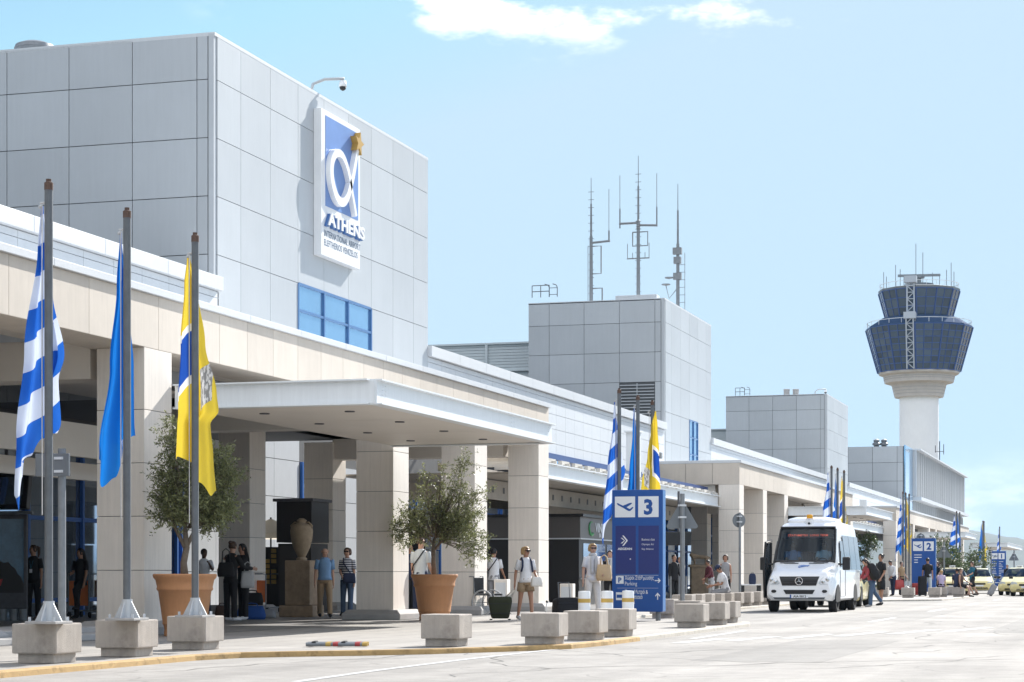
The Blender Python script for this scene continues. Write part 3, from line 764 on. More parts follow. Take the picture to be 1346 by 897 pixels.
def mast(px, d, ztop, label, kind):
    x, y = at(px, d); t = thing('antenna_mast', label, 'antenna mast', (x, y, 12.7)); H = ztop-12.7
    mb = MB(); mb.tube([(0,0,0),(0,0,H*.55),(0,0,H*.55),(0,0,H*.8)], [.085,.07,.05,.04], 8); mb.tube([(0,0,H*.8),(0,0,H)], [.02,.012], 6)
    mb.lathe([(.3,0),(.3,.06),(.1,.08)], n=10); mb.build('pole', M['galv'], t)
    mb = MB(); e1 = H*.93 if kind < 3 else H*.42
    for k in range(int(e1/.34)):
        z = .3+k*.34; mb.tube([(-.13 if kind < 3 else .05,0,z),(.13 if kind < 3 else .34,0,z)], .012, 5)
    if kind != 2: mb.tube([(-.14 if kind == 1 else .32,0,0),(-.14 if kind == 1 else .32,0,H*.48)], .014, 5)
    mb.build('rung', M['galv'], t)
    mb = MB()
    if kind == 1:
        z = H*.50; mb.tube([(0,0,z),(.85,0,z+.05)], .05, 8); mb.tube([(.8,0,z),(.8,0,z+.5)], .035, 6); mb.tube([(.8,0,z+.5),(.8,0,z+2.3)], .014, 5)
        mb.tube([(0,0,z-.15),(.45,0,z-.15),(.45,0,z-1.35),(0,0,z-1.35)], .03, 6); mb.tube([(0,0,.85),(.5,0,.85),(.5,0,0)], .035, 6)
    elif kind == 2:
        z = H*.54
        for s in (-1,1): mb.tube([(0,0,z+(.1 if s<0 else 0)),(s*.85,0,z+(.1 if s<0 else -.05))], .05, 8); mb.tube([(s*.82,0,z-.1),(s*.82,0,z+.75)], .03, 6); mb.tube([(s*.82,0,z+.75),(s*.82,0,z+2.2)], .014, 5)
        mb.tube([(-.25,0,z-.3),(.42,0,z-.3),(.42,0,z-.9),(-.25,0,z-.9),(-.25,0,z-.3)], .03, 6)
        zz = H*.32; mb.tube([(-.5,0,zz),(.5,0,zz)], .03, 6)
        for a in (-.48,-.25,.3,.48): mb.tube([(a,0,zz),(a,0,zz+.25+.4*(abs(a)>.4))], .016, 5)
        for k in range(4): mb.ball((.0,0,z-.15+.1*k), .09, 8, 6)
    else:
        for z, s in ((H*.47,.22),(H*.40,.18),(H*.28,.2)): mb.box((-s,-.1,z),(s*.8,.1,z+.3))
        for dx, dz in ((-.55,.0),(-.4,.3)):
            MB().lathe([(.02,-.02),(.2,.02),(.2,.06)], (dx,0,H*.24+dz), 12).build('dish', M['galv'], t)
        mb.tube([(0,0,H*.22),(-.4,0,H*.14),(-.55,0,H*.24)], .02, 6)
    mb.build('aerial', M['galv'], t)
mast(777, 89, zat(234, 89), 'left antenna mast with one side boom and square loops', 1)
mast(839, 88.5, zat(205, 88.5), 'tallest middle antenna mast with two side booms', 2)
mast(891, 92, zat(242, 92), 'right hand antenna mast carrying small dishes and a ladder', 3)
x, y = at(838, 87); t = thing('roof_unit', 'low pale plinth under the middle antenna mast', 'plinth', (x, y, 12.76)); MB().box((-.9,-.3,0),(.9,.3,.2)).build('slab', M['coping'], t, bevel=.02)
# ================================================================= control tower
d = 450; x, y = at(1208, d); CT = thing('control_tower', 'tall white airport control tower with flared dark glass cabs', 'control tower', (x, y, 0), YAW-R(15.6))
pxm = d/FPX
def zz(py): return zat(py, d)
M['towerw'] = mat('tower_concrete', (.84,.85,.86), .7, var=.04, scale=.2, streak=.08)
M['cabroof'] = mat('cab_roof_blue', (.03,.06,.13), .95, spec=.1)
M['towerg'] = mat('tower_glass', (.06,.09,.13), .08, .35, island=.35)
MB().lathe([(4.25,0),(4.25,zz(523))], n=32).build('shaft', M['towerw'], CT, smooth=True, angle=50)
cl = MB()
cl.lathe([(5.3,zz(523)),(5.9,zz(508)),(6.1,zz(506)),(7.5,zz(504)),(7.8,zz(495)),(8.7,zz(493)),(8.8,zz(490.5))], n=16); col = cl.build('collar', M['collar'], CT)
mb = MB()
for py, r in ((519,5.48),(515,5.62),(511,5.78),(500,7.66),(497.5,7.74)): mb.lathe([(r+.03,zz(py)),(r+.03,zz(py)+.12)], n=16)
mb.build('joint_ring', M['plinth'], col)
def cab(py0, py1, r0, r1, rows, name, cols):
    n = 12; mb = MB(); fr = MB(); z0, z1 = zz(py0), zz(py1)
    for k in range(n):
        a0, a1 = 2*pi*(k)/n, 2*pi*(k+1)/n
        for c in range(cols):
            for r_ in range(rows):
                q = []
                for (cc, rr) in ((c,r_),(c+1,r_),(c+1,r_+1),(c,r_+1)):
                    f = rr/rows; rad = r0+(r1-r0)*f; z = z0+(z1-z0)*f; u = cc/cols
                    p = Vector((cos(a0),sin(a0)))*(1-u)+Vector((cos(a1),sin(a1)))*u
                    q.append((p.x*rad, p.y*rad, z))
                ce = sum((Vector(p) for p in q), Vector())/4
                mb.add([ce+(Vector(p)-ce)*.97 for p in q], [(0,1,2,3)])
                if r_ == 0:
                    top = (q[0][0]*r1/r0, q[0][1]*r1/r0, z1); fr.tube([Vector(q[0])*1.0, top], .11 if c else .2, 4)
    for r_ in range(rows+1):
        f = r_/rows; rad = r0+(r1-r0)*f; z = z0+(z1-z0)*f
        fr.loft([[(cos(2*pi*k/n)*rr, sin(2*pi*k/n)*rr, zq) for k in range(n)] for rr, zq in ((rad+.02,z-.09),(rad+.1,z-.09),(rad+.1,z+.09),(rad+.02,z+.09))], cap=False)
    o = mb.build(name, M['towerg'], CT); fr.build('window_frame', M['blue_frame'], o); return o
cab(490, 433, 8.95, 11.6, 7, 'main_cab', 3); cab(420, 385, 7.2, 8.8, 3, 'upper_cab', 2)
MB().lathe([(8.7,zz(490)),(11.3,zz(434))], n=12).build('cab_core', M['black'], CT)
MB().lathe([(7.0,zz(421)),(8.5,zz(386))], n=12).build('cab_core', M['black'], CT)
MB().lathe([(11.6,zz(433)),(11.5,zz(431)),(9.6,zz(424)),(8.6,zz(420)),(7.2,zz(420))], n=12).build('cab_roof', M['cabroof'], CT)
MB().lathe([(8.8,zz(385)),(8.9,zz(382)),(8.2,zz(381)),(3.2,zz(379)),(3.2,zz(374)),(1,zz(373))], n=12).build('top_roof', M['sgrey'], CT)
mb = MB()
for r, pz_ in ((11.3,431),(8.5,381)):
    for k in range(24): mb.tube([(r*cos(k*pi/12),r*sin(k*pi/12),zz(pz_)),(r*cos(k*pi/12),r*sin(k*pi/12),zz(pz_)+1.0)], .05, 4)
    mb.loft([[(r*cos(2*pi*k/24)+dx*cos(2*pi*k/24),r*sin(2*pi*k/24)+dx*sin(2*pi*k/24),zz(pz_)+dz) for k in range(24)] for dx,dz in ((0,.95),(.1,.95),(.1,1.05),(0,1.05))], cap=False)
mb.build('railing', M['steelw'], CT)
# lattice ladder on the camera side
mb = MB()
def lattice(x0, yf0, yf1, z0, z1, wd):
    n = max(2, round((z1-z0)/1.3))
    for s in (-1,1):
        mb.tube([(x0+s*wd, yf0, z0),(x0+s*wd, yf1, z1)], .16, 5)
        mb.tube([(x0+s*wd, yf0+1.2, z0),(x0+s*wd, yf1+1.2, z1)], .12, 5)
    for k in range(n):
        a, b = k/n, (k+1)/n; pa = yf0+(yf1-yf0)*a; pb = yf0+(yf1-yf0)*b; za = z0+(z1-z0)*a; zb = z0+(z1-z0)*b
        s = 1 if k % 2 else -1
        mb.tube([(x0-s*wd,pa,za),(x0+s*wd,pb,zb)], .10, 4); mb.tube([(x0-wd,pb,zb),(x0+wd,pb,zb)], .10, 4)
lattice(-1.1, -9.3, -11.9, zz(490), zz(425), .75); lattice(-1.1, -9.3, -9.5, zz(425), zz(375), .75)
for z in (zz(424), zz(376)): mb.box((-2.4,-12 if z < 60 else -10, z-.5),(.2,-8, z+.9))
mb.build('lattice_ladder', M['lattice'], CT)
mb = MB(); mb.tube([(0,0,zz(374)),(0,0,zz(363))], .5, 8); mb.lathe([(1.2,zz(366)),(1.2,zz(363.5))], n=12)
mb.obox((0,0,zz(362.3)), (9.2,.9,.45), Matrix.Rotation(R(8),3,'Z')); mb.build('radar', M['galv'], CT)
mb = MB()
for dx, hh in ((-7.6,4),(-7,3),(-5,5.5),(-4,4.5),(-3.2,3),(3,3.5),(4.5,3),(6,4),(7,5.5),(7.6,3.5),(-.6,10),(.9,8)): mb.tube([(dx,-1,zz(381)),(dx,-1,zz(381)+hh)], .07, 4)
mb.build('aerial', M['galv'], CT)
x, y = at(1235, 200); t = thing('antenna_mast', 'thin whip aerial with side arms on the far finned wing', 'antenna mast', (x, y, 12.2))
MB().tube([(0,0,0),(0,0,2.0)], .05, 6).tube([(-.4,0,.9),(-.4,0,1.6)], .04, 5).tube([(.4,0,.7),(.4,0,1.7)], .04, 5).tube([(-.4,0,1),(.4,0,1)], .03, 5).build('pole', M['galvd'], t)
# ================================================================= concrete blocks
def block_proto():
    o = MB(); o.box((-.28,-.28,.105),(.28,.28,.44)); b = o.build('concrete_block', M['concrete'], None, bevel=.016)
    f = MB(); f.box((-.23,-.23,0),(.23,.23,.12)); f.build('block_foot', M['concrete'], b, bevel=.006); return b
blk = block_proto(); blk_used = [False]
def block(x, y, label, group='square concrete bollard blocks along the kerb'):
    if not blk_used[0]: o = blk; blk_used[0] = True
    else:
        o = blk.copy(); COL.objects.link(o)
        for ch in list(blk.children):
            c = ch.copy(); COL.objects.link(c); c.parent = o
    o.location = (x, y, PV); o.rotation_euler = (0, 0, random.uniform(-.02, .02))
    return tag(o, label, 'concrete block', group)
def block_at(px, yb, label, group='square concrete bollard blocks along the kerb'):
    d = (CAMZ-PV)*FPX/(yb-HY); x, y = at(px, d); return block(x, y+.23, label, group)
block_at(48, 872, 'concrete block carrying the flagpole with the blue and white striped flag, leftmost')
block_at(155, 863.5, 'concrete block carrying the flagpole with the plain blue flag nearest the camera')
block_at(247, 854.4, 'concrete block in front of the big terracotta pot, carrying the nearest yellow flag')
block_at(580, 850, 'lone concrete block in front of the terracotta pot with the ragged olive tree')
block_at(710, 847, 'concrete block below the woman in tan shorts, nearest of a row of three')
block_at(765, 841.5, 'middle concrete block of the row of three before the striped bollards')
block_at(805, 836.8, 'farthest concrete block of three, beside the foot of the blue 3 sign')
block_at(906, 825, 'nearest concrete block right of the blue 3 sign, in front of the triangle sign')
block_at(935, 821.5, 'second concrete block right of the blue 3 sign')
block_at(950, 818.7, 'third concrete block at the rounded nose of the kerb')
x, y = at(907, 43.2); block(x, y, 'concrete block holding the grey triangular road sign seen from behind')
x, y = at(873, 46.5); block(x, y, 'concrete block half hidden behind the blue 3 sign')
rowlab = 'concrete block in the long row behind, between the 3 sign and the white minibus'
for i in range(9):
    f = i/8; x, y = at(899+(1004-899)*f, 56.5+13*f); block(-12.0, on_x(899+(1004-899)*f, -12.0), rowlab, 'long row of concrete blocks along the set back kerb')
for px, yb, lab in ((1159,785,'concrete block behind the couple leaning at the yellow taxi'),(1193,786,'concrete block left of the blue 2 sign under the flagpoles'),(1228,785.5,'concrete block beside the man in a black shirt and pale trousers'),
                    (1246.5,783,'concrete block between the lilac and the navy seated people'),(1313,765,'single concrete block below the blue 1 sign')):
    block_at(px, yb, lab, 'concrete blocks on the far islands')
x, y = at(1237.5, 93.5); block(x, y, 'concrete block on which the fair haired person in lilac sits', 'concrete blocks on the far islands')
x, y = at(1260, 94.4); block(x, y, 'concrete block on which the person in navy sits', 'concrete blocks on the far islands')
# ================================================================= flagpoles and flags
PX_ = -11.45
def pole_proto():
    o = thing('flagpole', 'p', 'flagpole')
    mb = MB(); mb.tube([(0,0,.03),(0,0,4.78)], .046, 12); mb.build('pole', M['pole'], o, smooth=True, angle=40)
    MB().lathe([(.045,4.78),(.049,4.78),(.049,4.86),(.03,4.87),(.03,4.90)], n=12).build('cap', M['rust'], o)
    mb = MB(); mb.box((-.19,-.19,0),(.19,.19,.03)); mb.build('base_plate', M['plinth'], o, bevel=.006)
    mb = MB()
    for k in range(4):
        a = k*pi/2+pi/4*0; u = Vector((cos(a), sin(a), 0)); w = Vector((-sin(a), cos(a), 0))*.008
        p = [u*.05+Vector((0,0,.03)), u*.165+Vector((0,0,.03)), u*.155+Vector((0,0,.05)), u*.058+Vector((0,0,.23)), u*.05+Vector((0,0,.23))]
        mb.loft([[q-w for q in p],[q+w for q in p]])
    mb.lathe([(.062,.03),(.062,.25)], n=12)
    for sx in (-1,1):
        for sy in (-1,1): mb.lathe([(.018,.03),(.018,.075)], (sx*.15,sy*.15,0), 6)
    mb.build('gusset', M['steelw2'], o)
    mb = MB(); mb.tube([(-.075,-.01,1.2),(-.078,-.01,4.62)], .007, 5); mb.tube([(-.05,-.01,4.64),(-.10,-.01,4.64)], .014, 6)
    mb.ball((-.10,-.01,4.60),.022,8,6); mb.build('halyard', M['c_lgrey'], o)
    return o
M['steelw2'] = mat('pole_foot_steel', (.50,.52,.54), .5, .2, var=.1)
polep = pole_proto(); used_p = [False]
def pole(x, y, label, group='grey flagpoles on the near island', z=PV+.44):
    if not used_p[0]: o = polep; used_p[0] = True; o.location = (x,y,z); tag(o, label, 'flagpole', group)
    else: o = dup(polep, (x,y,z), None, label, group)
    return o
def flag_mat(kind):
    m = bpy.data.materials.new('flag_'+kind); m.use_nodes = True
    N = m.node_tree.nodes; L = m.node_tree.links; b = N['Principled BSDF']; b.inputs['Roughness'].default_value = .75
    uv = N.new('ShaderNodeUVMap'); uv.uv_map = 'UVMap'; sp = N.new('ShaderNodeSeparateXYZ'); L.new(uv.outputs[0], sp.inputs[0])
    def ma(op, a, c):
        q = N.new('ShaderNodeMath'); q.operation = op
        for i, v in enumerate((a,c)):
            if isinstance(v,(int,float)): q.inputs[i].default_value = v
            else: L.new(v, q.inputs[i])
        return q.outputs[0]
    def mixc(f, a, c):
        q = N.new('ShaderNodeMix'); q.data_type = 'RGBA'; L.new(f, q.inputs[0])
        for i, v in ((6,a),(7,c)):
            if isinstance(v, tuple): q.inputs[i].default_value = (*v,1)
            else: L.new(v, q.inputs[i])
        return q.outputs[2]
    u, v = sp.outputs[0], sp.outputs[1]
    if kind == 'greek':
        t = ma('ADD', ma('MULTIPLY', v, 5.0), ma('MULTIPLY', u, .75))
        c = mixc(ma('GREATER_THAN', ma('FRACT', t, 0), .5), (.016,.12,.50), (.58,.64,.76))
    elif kind == 'blue':
        # slightly greyer blue edge strip, small white star marks low on the fly
        c = mixc(ma('GREATER_THAN', u, .93), (.005,.17,.56), (.03,.2,.5))
        e = ma('MULTIPLY', ma('LESS_THAN', ma('ABSOLUTE', ma('SUBTRACT', u, .04), 0), .05), ma('LESS_THAN', ma('ABSOLUTE', ma('SUBTRACT', v, .60), 0), .012))
        c = mixc(e, c, (.6,.6,.45))
    else:
        vv = ma('ADD', v, ma('MULTIPLY', u, .18))
        blue = ma('MULTIPLY', ma('LESS_THAN', u, .36), ma('MULTIPLY', ma('GREATER_THAN', vv, .36), ma('LESS_THAN', vv, .54)))
        wht = ma('MULTIPLY', ma('LESS_THAN', u, .40), ma('MULTIPLY', ma('GREATER_THAN', vv, .33), ma('LESS_THAN', vv, .575)))
        gry = ma('MULTIPLY', ma('MULTIPLY', ma('GREATER_THAN', u, .54), ma('LESS_THAN', u, .80)), ma('MULTIPLY', ma('GREATER_THAN', vv, .56), ma('LESS_THAN', vv, .72)))
        no = N.new('ShaderNodeTexNoise'); no.inputs['Scale'].default_value = 30; L.new(uv.outputs[0], no.inputs['Vector'])
        g2 = ma('MULTIPLY', gry, ma('GREATER_THAN', no.outputs['Fac'], .5))
        c = mixc(wht, (.66,.50,.045), (.72,.72,.70)); c = mixc(blue, c, (.012,.07,.36)); c = mixc(gry, c, (.55,.55,.55)); c = mixc(g2, c, (.22,.22,.22))
    L.new(c, b.inputs['Base Color'])
    wv = N.new('ShaderNodeTexNoise'); wv.inputs['Scale'].default_value = 6; tc = N.new('ShaderNodeTexCoord'); L.new(tc.outputs['Object'], wv.inputs['Vector'])
    bp = N.new('ShaderNodeBump'); bp.inputs['Strength'].default_value = .6; bp.inputs['Distance'].default_value = .04; L.new(wv.outputs['Fac'], bp.inputs['Height']); L.new(bp.outputs[0], b.inputs['Normal'])
    t = N.new('ShaderNodeBsdfTranslucent'); L.new(c, t.inputs['Color'])
    mx = N.new('ShaderNodeMixShader'); mx.inputs[0].default_value = .38; L.new(b.outputs[0], mx.inputs[1]); L.new(t.outputs[0], mx.inputs[2]); L.new(mx.outputs[0], N['Material Output'].inputs['Surface'])
    return m
for k in ('greek','blue','yellow'): M['flag_'+k] = flag_mat(k)
def pl(tab, v):
    for (a, x), (b, y) in zip(tab[:-1], tab[1:]):
        if v <= b: 
            t = (v-a)/(b-a); t = t*t*(3-2*t); return x+(y-x)*t
    return tab[-1][1]
def flag_mesh(kind, left, right, bottom, phase, H=4.62):
    """limp cloth hanging from the pole head; left/right give its spread at each drop, bottom the hem for each strip"""
    nu, nv = 56, 70; LM = min(q[1] for q in left); RM = max(q[1] for q in right); mb = MB(); uvs = []
    for i in range(nu+1):
        u = i/nu
        zb = pl(bottom, u)
        for j in range(nv+1):
            v = j/nv
            z = H - (H-zb)*v; vv = (H-z)/3.2
            Lf, Rt = pl(left, vv), pl(right, vv); g = min(1, .12+vv*1.3)
            fold = .075*sin(2*pi*1.9*u+phase+vv*1.2)+.012*sin(2*pi*4.3*u-vv*3+phase)
            x = Lf+(Rt-Lf)*max(-.0, min(1.0, u+fold*(4*u*(1-u))))
            y = .10 - .04*g*cos(2*pi*1.9*u+phase+vv*1.5)*1.9 - .02*g*sin(2*pi*4.6*u+vv*4+phase) 
            x -= .05; mb.v.append((x*CA*1.0 - 0*y, y + x*SA, z)); uvs.append(((x-LM)/(RM-LM), vv))
    for i in range(nu):
        for j in range(nv):
            a = i*(nv+1)+j; mb.f.append([a,a+1,a+nv+2,a+nv+1]); mb.m.append(0)
    o = mb.build(kind, M['flag_'+kind], None, smooth=True, fix=False)
    uvl = o.data.uv_layers.new(name='UVMap')
    for l in o.data.loops: uvl.data[l.index].uv = uvs[l.vertex_index]
    return o
NAMES = dict(greek='greek_flag', blue='blue_flag', yellow='yellow_flag')
fl = {}
fl['greek'] = flag_mesh('greek', [(0,-.08),(.15,-.11),(.5,-.25),(.8,-.36),(1,-.40),(1.2,-.36)], [(0,-.06),(.1,-.03),(.3,.06),(.52,.20),(.60,.14),(.75,.17),(.85,.03),(1.2,-.02)],
                         [(0,1.42),(.06,1.25),(.16,1.62),(.45,1.85),(.55,2.05),(.8,2.1),(1,2.1)], .3)
fl['blue'] = flag_mesh('blue', [(0,-.08),(.2,-.12),(.5,-.22),(.8,-.37),(1,-.40),(1.2,-.2)], [(0,-.06),(.3,.04),(.5,.09),(.7,.09),(.85,.12),(.95,.1),(1.2,0)],
                        [(0,1.92),(.18,1.80),(.30,1.58),(.42,1.70),(.6,2.05),(.8,2.15),(1,2.2)], 1.4)
fl['yellow'] = flag_mesh('yellow', [(0,-.10),(.12,-.14),(.35,-.20),(.6,-.25),(.9,-.28),(1.2,-.26)], [(0,-.06),(.12,.03),(.35,.13),(.55,.27),(.62,.29),(.67,.18),(.8,.21),(1,.25),(1.2,.27)],
                          [(0,2.02),(.2,2.05),(.5,1.95),(.75,1.72),(.9,1.55),(1,1.62)], 2.2)
for k, o in fl.items(): o.name = NAMES[k]
usedf = set()
def flag(kind, x, y, label, group=None, sc=1.0, rz=0, z=PV+.44, zs=1):
    o = fl[kind]
    if kind in usedf: o = o.copy(); COL.objects.link(o)
    usedf.add(kind)
    o.location = (x, y, z); o.rotation_euler = (0,0,rz); o.scale = (sc,sc,zs); o.location.z = z + 4.62*(1-zs)
    return tag(o, label, 'flag', group)
desc = dict(greek='blue and white striped', blue='plain blue', yellow='yellow')
near = (('greek', 64), ('blue', 167), ('yellow', 256.5))
for k, px in near:
    y = on_x(px, PX_); pole(PX_, y, f'nearest grey flagpole with the {desc[k]} flag')
flag('greek', PX_, on_x(64, PX_), 'big limp blue and white striped flag at the far left')
flag('blue', PX_, on_x(167, PX_), 'big limp plain blue flag on the second nearest pole')
flag('yellow', PX_, on_x(256.5, PX_), 'big limp yellow flag with blue emblem in front of the pillar')
for k, px in zip(('greek','blue','yellow'), (814, 838.5, 857.5)):
    y = on_x(px, -11.5); pole(-11.5, y, f'flagpole behind the blue 3 sign with the {desc[k]} flag', 'flagpoles behind the 3 sign'); flag(k, -11.5, y, f'{desc[k]} flag hanging above the blue 3 sign', sc=.8 if k == 'blue' else .95, rz=.25 if k != 'yellow' else 2.9)
for k, px in zip(('greek','blue','yellow'), (1093, 1101, 1109.5)):
    y = on_x(px, -11.5); pole(-11.5, y, f'flagpole above the white minibus with the {desc[k]} flag', 'flagpoles behind the minibus'); flag(k, -11.5, y, f'{desc[k]} flag hanging just above the white minibus', rz=.2, sc=1.2 if k == 'greek' else .7)
for k, px in zip(('greek','blue','yellow'), (1187, 1190.5, 1195)):
    y = on_x(px, -11.5); pole(-11.5, y, f'flagpole left of the blue 2 sign with the {desc[k]} flag', 'flagpoles by the 2 sign'); flag(k, -11.5, y, f'{desc[k]} flag hanging left of the blue 2 sign', rz=.4, sc=1.0)
for k, px in zip(('greek','blue'), (1257.5, 1261.5)):
    y = on_x(px, -11.5); pole(-11.5, y, f'flagpole right of the far pale wing with the {desc[k]} flag', 'flagpoles above the seated people'); flag(k, -11.5, y, f'{desc[k]} flag above the seated people by the taxis', sc=1.5)
for k, px in zip(('blue','yellow'), (1292, 1293.5)):
    y = on_x(px, -11.5); pole(-11.5, y, f'distant flagpole left of the 1 sign with the {desc[k]} flag', 'distant flagpoles by the 1 sign'); flag(k, -11.5, y, f'dark distant {desc[k]} flag left of the blue 1 sign', sc=1.1)
y = on_x(1314, -11.5); pole(-11.5, y, 'farthest flagpole, rising above the blue 1 sign', 'distant flagpoles by the 1 sign'); flag('greek', -11.5, y, 'farthest striped flag, above the blue 1 sign', sc=.8)
# back of a small sign on the near pole
x, y = at(78, 23.4); t = thing('notice_board', 'small grey sign back clamped beside the striped flag pole', 'sign', (x, y, 0))
mb = MB(); mb.box((-.30,-.02,2.18),(.13,.02,2.44)); mb.build('panel', M['sgrey'], t, bevel=.006)
mb = MB(); mb.tube([(.0,.06,PV),(.0,.06,2.5)], .045, 10); mb.build('post', M['galv'], t, smooth=True, angle=40)
for z in (2.22, 2.37): MB().box((-.05,-.035,z),(.06,.02,z+.03)).build('clamp', M['coping'], t)
# ================================================================= blue totem signs
def plane_icon(mb, fn, mi=0):
    pts = [(-.42,.12),(-.36,.14),(-.25,.08),(-.10,.015),(.20,.13),(.32,.155),(.36,.12),(.30,.07),(.08,-.06),(.24,-.145),(.36,-.06),(.41,-.04),(.42,-.08),(.36,-.16),(.26,-.24),(.16,-.23),(-.12,-.07),(-.36,.05)]
    mb.prism_f(pts, fn, 0, .002, mi)
def totem(px, X, wd, zt, num, label, full):
    Y = on_x(px, X); t = thing('direction_sign', label, 'sign', (X, Y, 0))
    hw, dp, z0 = wd/2, .30, .26
    mb = MB(); mb.box((-hw,0,z0),(hw,dp,zt)); mb.build('body', M['signblue'], t, bevel=.012)
    mb = MB(); mb.box((hw-.02,.02,z0+.02),(hw+.006,dp-.02,zt-.02)); mb.build('side_panel', M['signside'], t)
    mb = MB()
    for x in (-hw+.13, hw-.13): mb.tube([(x,dp/2,PV),(x,dp/2,z0+.01)], .055, 12)
    mb.build('foot', M['galv'], t)
    H = zt-z0; s = wd/1.12
    f = lambda u, v, tt: (u, -tt, v)
    mb = MB(); zc = zt-.37*s
    for x in (-.27*s, .25*s): mb.box((x-.225*s,-.004,zc-.225*s),(x+.225*s,.01,zc+.225*s))
    mb.build('pictogram_field', M['signwhite'], t)
    mb = MB(); plane_icon(mb, lambda u, v, tt: (-.27*s+u*.44*s, -.005-tt, zc+.02+v*.46*s))
    text_mesh(mb, num, .44*s, lambda u, v, tt: (.25*s+u, -.006-tt, zc-.155*s+v), 0, align='CENTER', bold=.018)
    mb.build('pictogram', M['signblue'], t)
    if full:
        mb = MB(); mb.box((-hw+.08,-.003,1.08),(-.03,.01,zt-.78)); mb.box((.03,-.003,1.08),(hw-.08,.01,zt-.78)); mb.build('airline_panel', M['signnavy'], t)
        mb = MB(); g = lambda u, v, tt: (u, -.006-tt, v)
        cx, cz = -.27, 1.80
        for q, o_ in ((.11,.0),(.06,-.035)):
            mb.prism_f([(cx-.06+o_,cz+q),(cx-.025+o_,cz+q),(cx+.065*q/.11+o_,cz),(cx-.025+o_,cz-q),(cx-.06+o_,cz-q),(cx+.03*q/.11+o_,cz)], g, 0, .002)
        text_mesh(mb, 'AEGEAN', .066, lambda u, v, tt: g(cx+u, 1.60+v, tt), 0, align='CENTER', sx=1.25, bold=.002)
        text_mesh(mb, 'Business class', .07, lambda u, v, tt: g(.10+u*.75, 1.80+v, tt), 0); text_mesh(mb, 'Olympic Air', .055, lambda u, v, tt: g(.10+u, 1.70+v, tt), 0); text_mesh(mb, 'Sky Alliance', .055, lambda u, v, tt: g(.10+u, 1.60+v, tt), 0)
        mb.ball((-.15,-.006,1.40), (.014,.003,.014), 8, 6)
        mb.box((-.47,-.007,.865),(-.30,-.002,1.035)); mb.box((-.47,-.007,.51),(-.30,-.002,.68))
        text_fit(mb, 'Χώροι Στάθμευσης', -.27, .37, .955, .085, g, 0, .012); text_fit(mb, 'Parking', -.27, .0, .83, .085, g)
        text_fit(mb, 'Προς Μετρό &', -.27, .24, .65, .085, g, 0, .012); text_fit(mb, 'Προαστιακό', -.27, .12, .54, .085, g, 0, .012); text_fit(mb, 'Trains', -.27, -.05, .43, .08, g)
        mb.box((.39,-.008,.925),(.50,-.004,.945)); mb.prism_f([(.455,.975),(.475,.985),(.525,.935),(.475,.885),(.455,.895),(.495,.935)], g, 0, .003)
        mb.box((.445,-.008,.52),(.465,-.004,.66)); mb.prism_f([(.40,.61),(.41,.59),(.455,.64),(.50,.59),(.51,.61),(.455,.675)], g, 0, .003)
        mb.box((-.44,-.005,1.045),(.47,-.002,1.05)); mb.box((-.44,-.005,.77),(.47,-.002,.774))
        mb.build('lettering', M['signwhite'], t)
        mb = MB(); text_mesh(mb, 'P', .15, lambda u, v, tt: (-.425+u, -.0085-tt, .895+v), 0, bold=.006); mb.box((-.455,-.010,.56),(-.315,-.0075,.63)); mb.build('square_pictogram', M['signblue'], t)
    else:
        mb = MB(); random.seed(int(num)); 
        for c in ((-.44*s,) if num == '2' else (-.44*s, .06*s)):
            z = zt-.80*s
            for k in range(4 if num == '2' else 12):
                mb.box((c,-.004,z),(c+random.uniform(.16,.36)*s,.002,z+.035)); z -= .12*(1 if num == '2' else 1.05)
        mb.box((-.42*s,-.004,.42),(-.3*s,.002,.56)); mb.box((-.26*s,-.004,.50),(.1*s,.002,.56))
        mb.build('lettering', M['signwhite'], t)
    return t
totem(837.5, -10.3, 1.12, 2.90, '3', 'tall blue totem sign with an aeroplane and a big 3 near the kerb', True)
totem(1214, -9.75, 1.14, 2.84, '2', 'tall blue totem sign with a big 2 behind the man in black', False)
totem(1312, -9.6, 1.1, 2.84, '1', 'distant blue totem sign with a big 1 at the right', False)
# ================================================================= road signs seen from behind
def road_sign(px, d, zt, kind, label, rz, z0=PV, size=.66, group=None):
    x, y = at(px, d); t = thing('road_sign', label, 'road sign', (x, y, 0), rz, group)
    MB().tube([(0,0,z0),(0,0,zt)], .05 if kind == 'tri' else .04, 10).build('post', M['galv'], t, smooth=True, angle=40)
    mb = MB()
    if kind == 'tri':
        a = size/2; hh = size*.87; pts = []
        zc = zt-.12-hh
        for k, (px_, pz_) in enumerate(((-a, zc),(a, zc),(0, zc+hh))):
            c = Vector((0, zc+hh/3)); p = Vector((px_, pz_)); q = p+(c-p)*.08
            tng = Vector((-(p-c).y, (p-c).x)).normalized()*.03
            pts += [tuple(q-tng), tuple(q+tng)]
        mb.prism_f(pts, lambda u, v, tt: (u, .06+tt, v), 0, .012)
    else:
        r = size/2; mb.prism_f([(r*cos(k*pi/12), zt-r-.02+r*sin(k*pi/12)) for k in range(24)], lambda u, v, tt: (u, .06+tt, v), 0, .012)
    mb.build('sign_plate', M['sgrey'], t)
    for dz in ((.25,.5) if kind == 'tri' else (.12,.3)): MB().box((-.09,.04,zt-dz-.02),(.09,.062,zt-dz+.02)).box((-.06,-.055,zt-dz-.02),(.06,.06,zt-dz+.02)).build('clamp', M['coping'], t)
    return t
road_sign(897, 43.3, 2.78, 'tri', 'grey back of a triangular road sign right of the blue 3 sign', YAW, PV+.44, .70)
road_sign(972.5, 66, 3.08, 'round', 'grey back of a round road sign in front of the far pillar', YAW+.35, PV, .46)
road_sign(1210.5, 101, 3.15, 'round', 'small round road sign poking up behind the blue 2 sign', YAW, PV, .42)
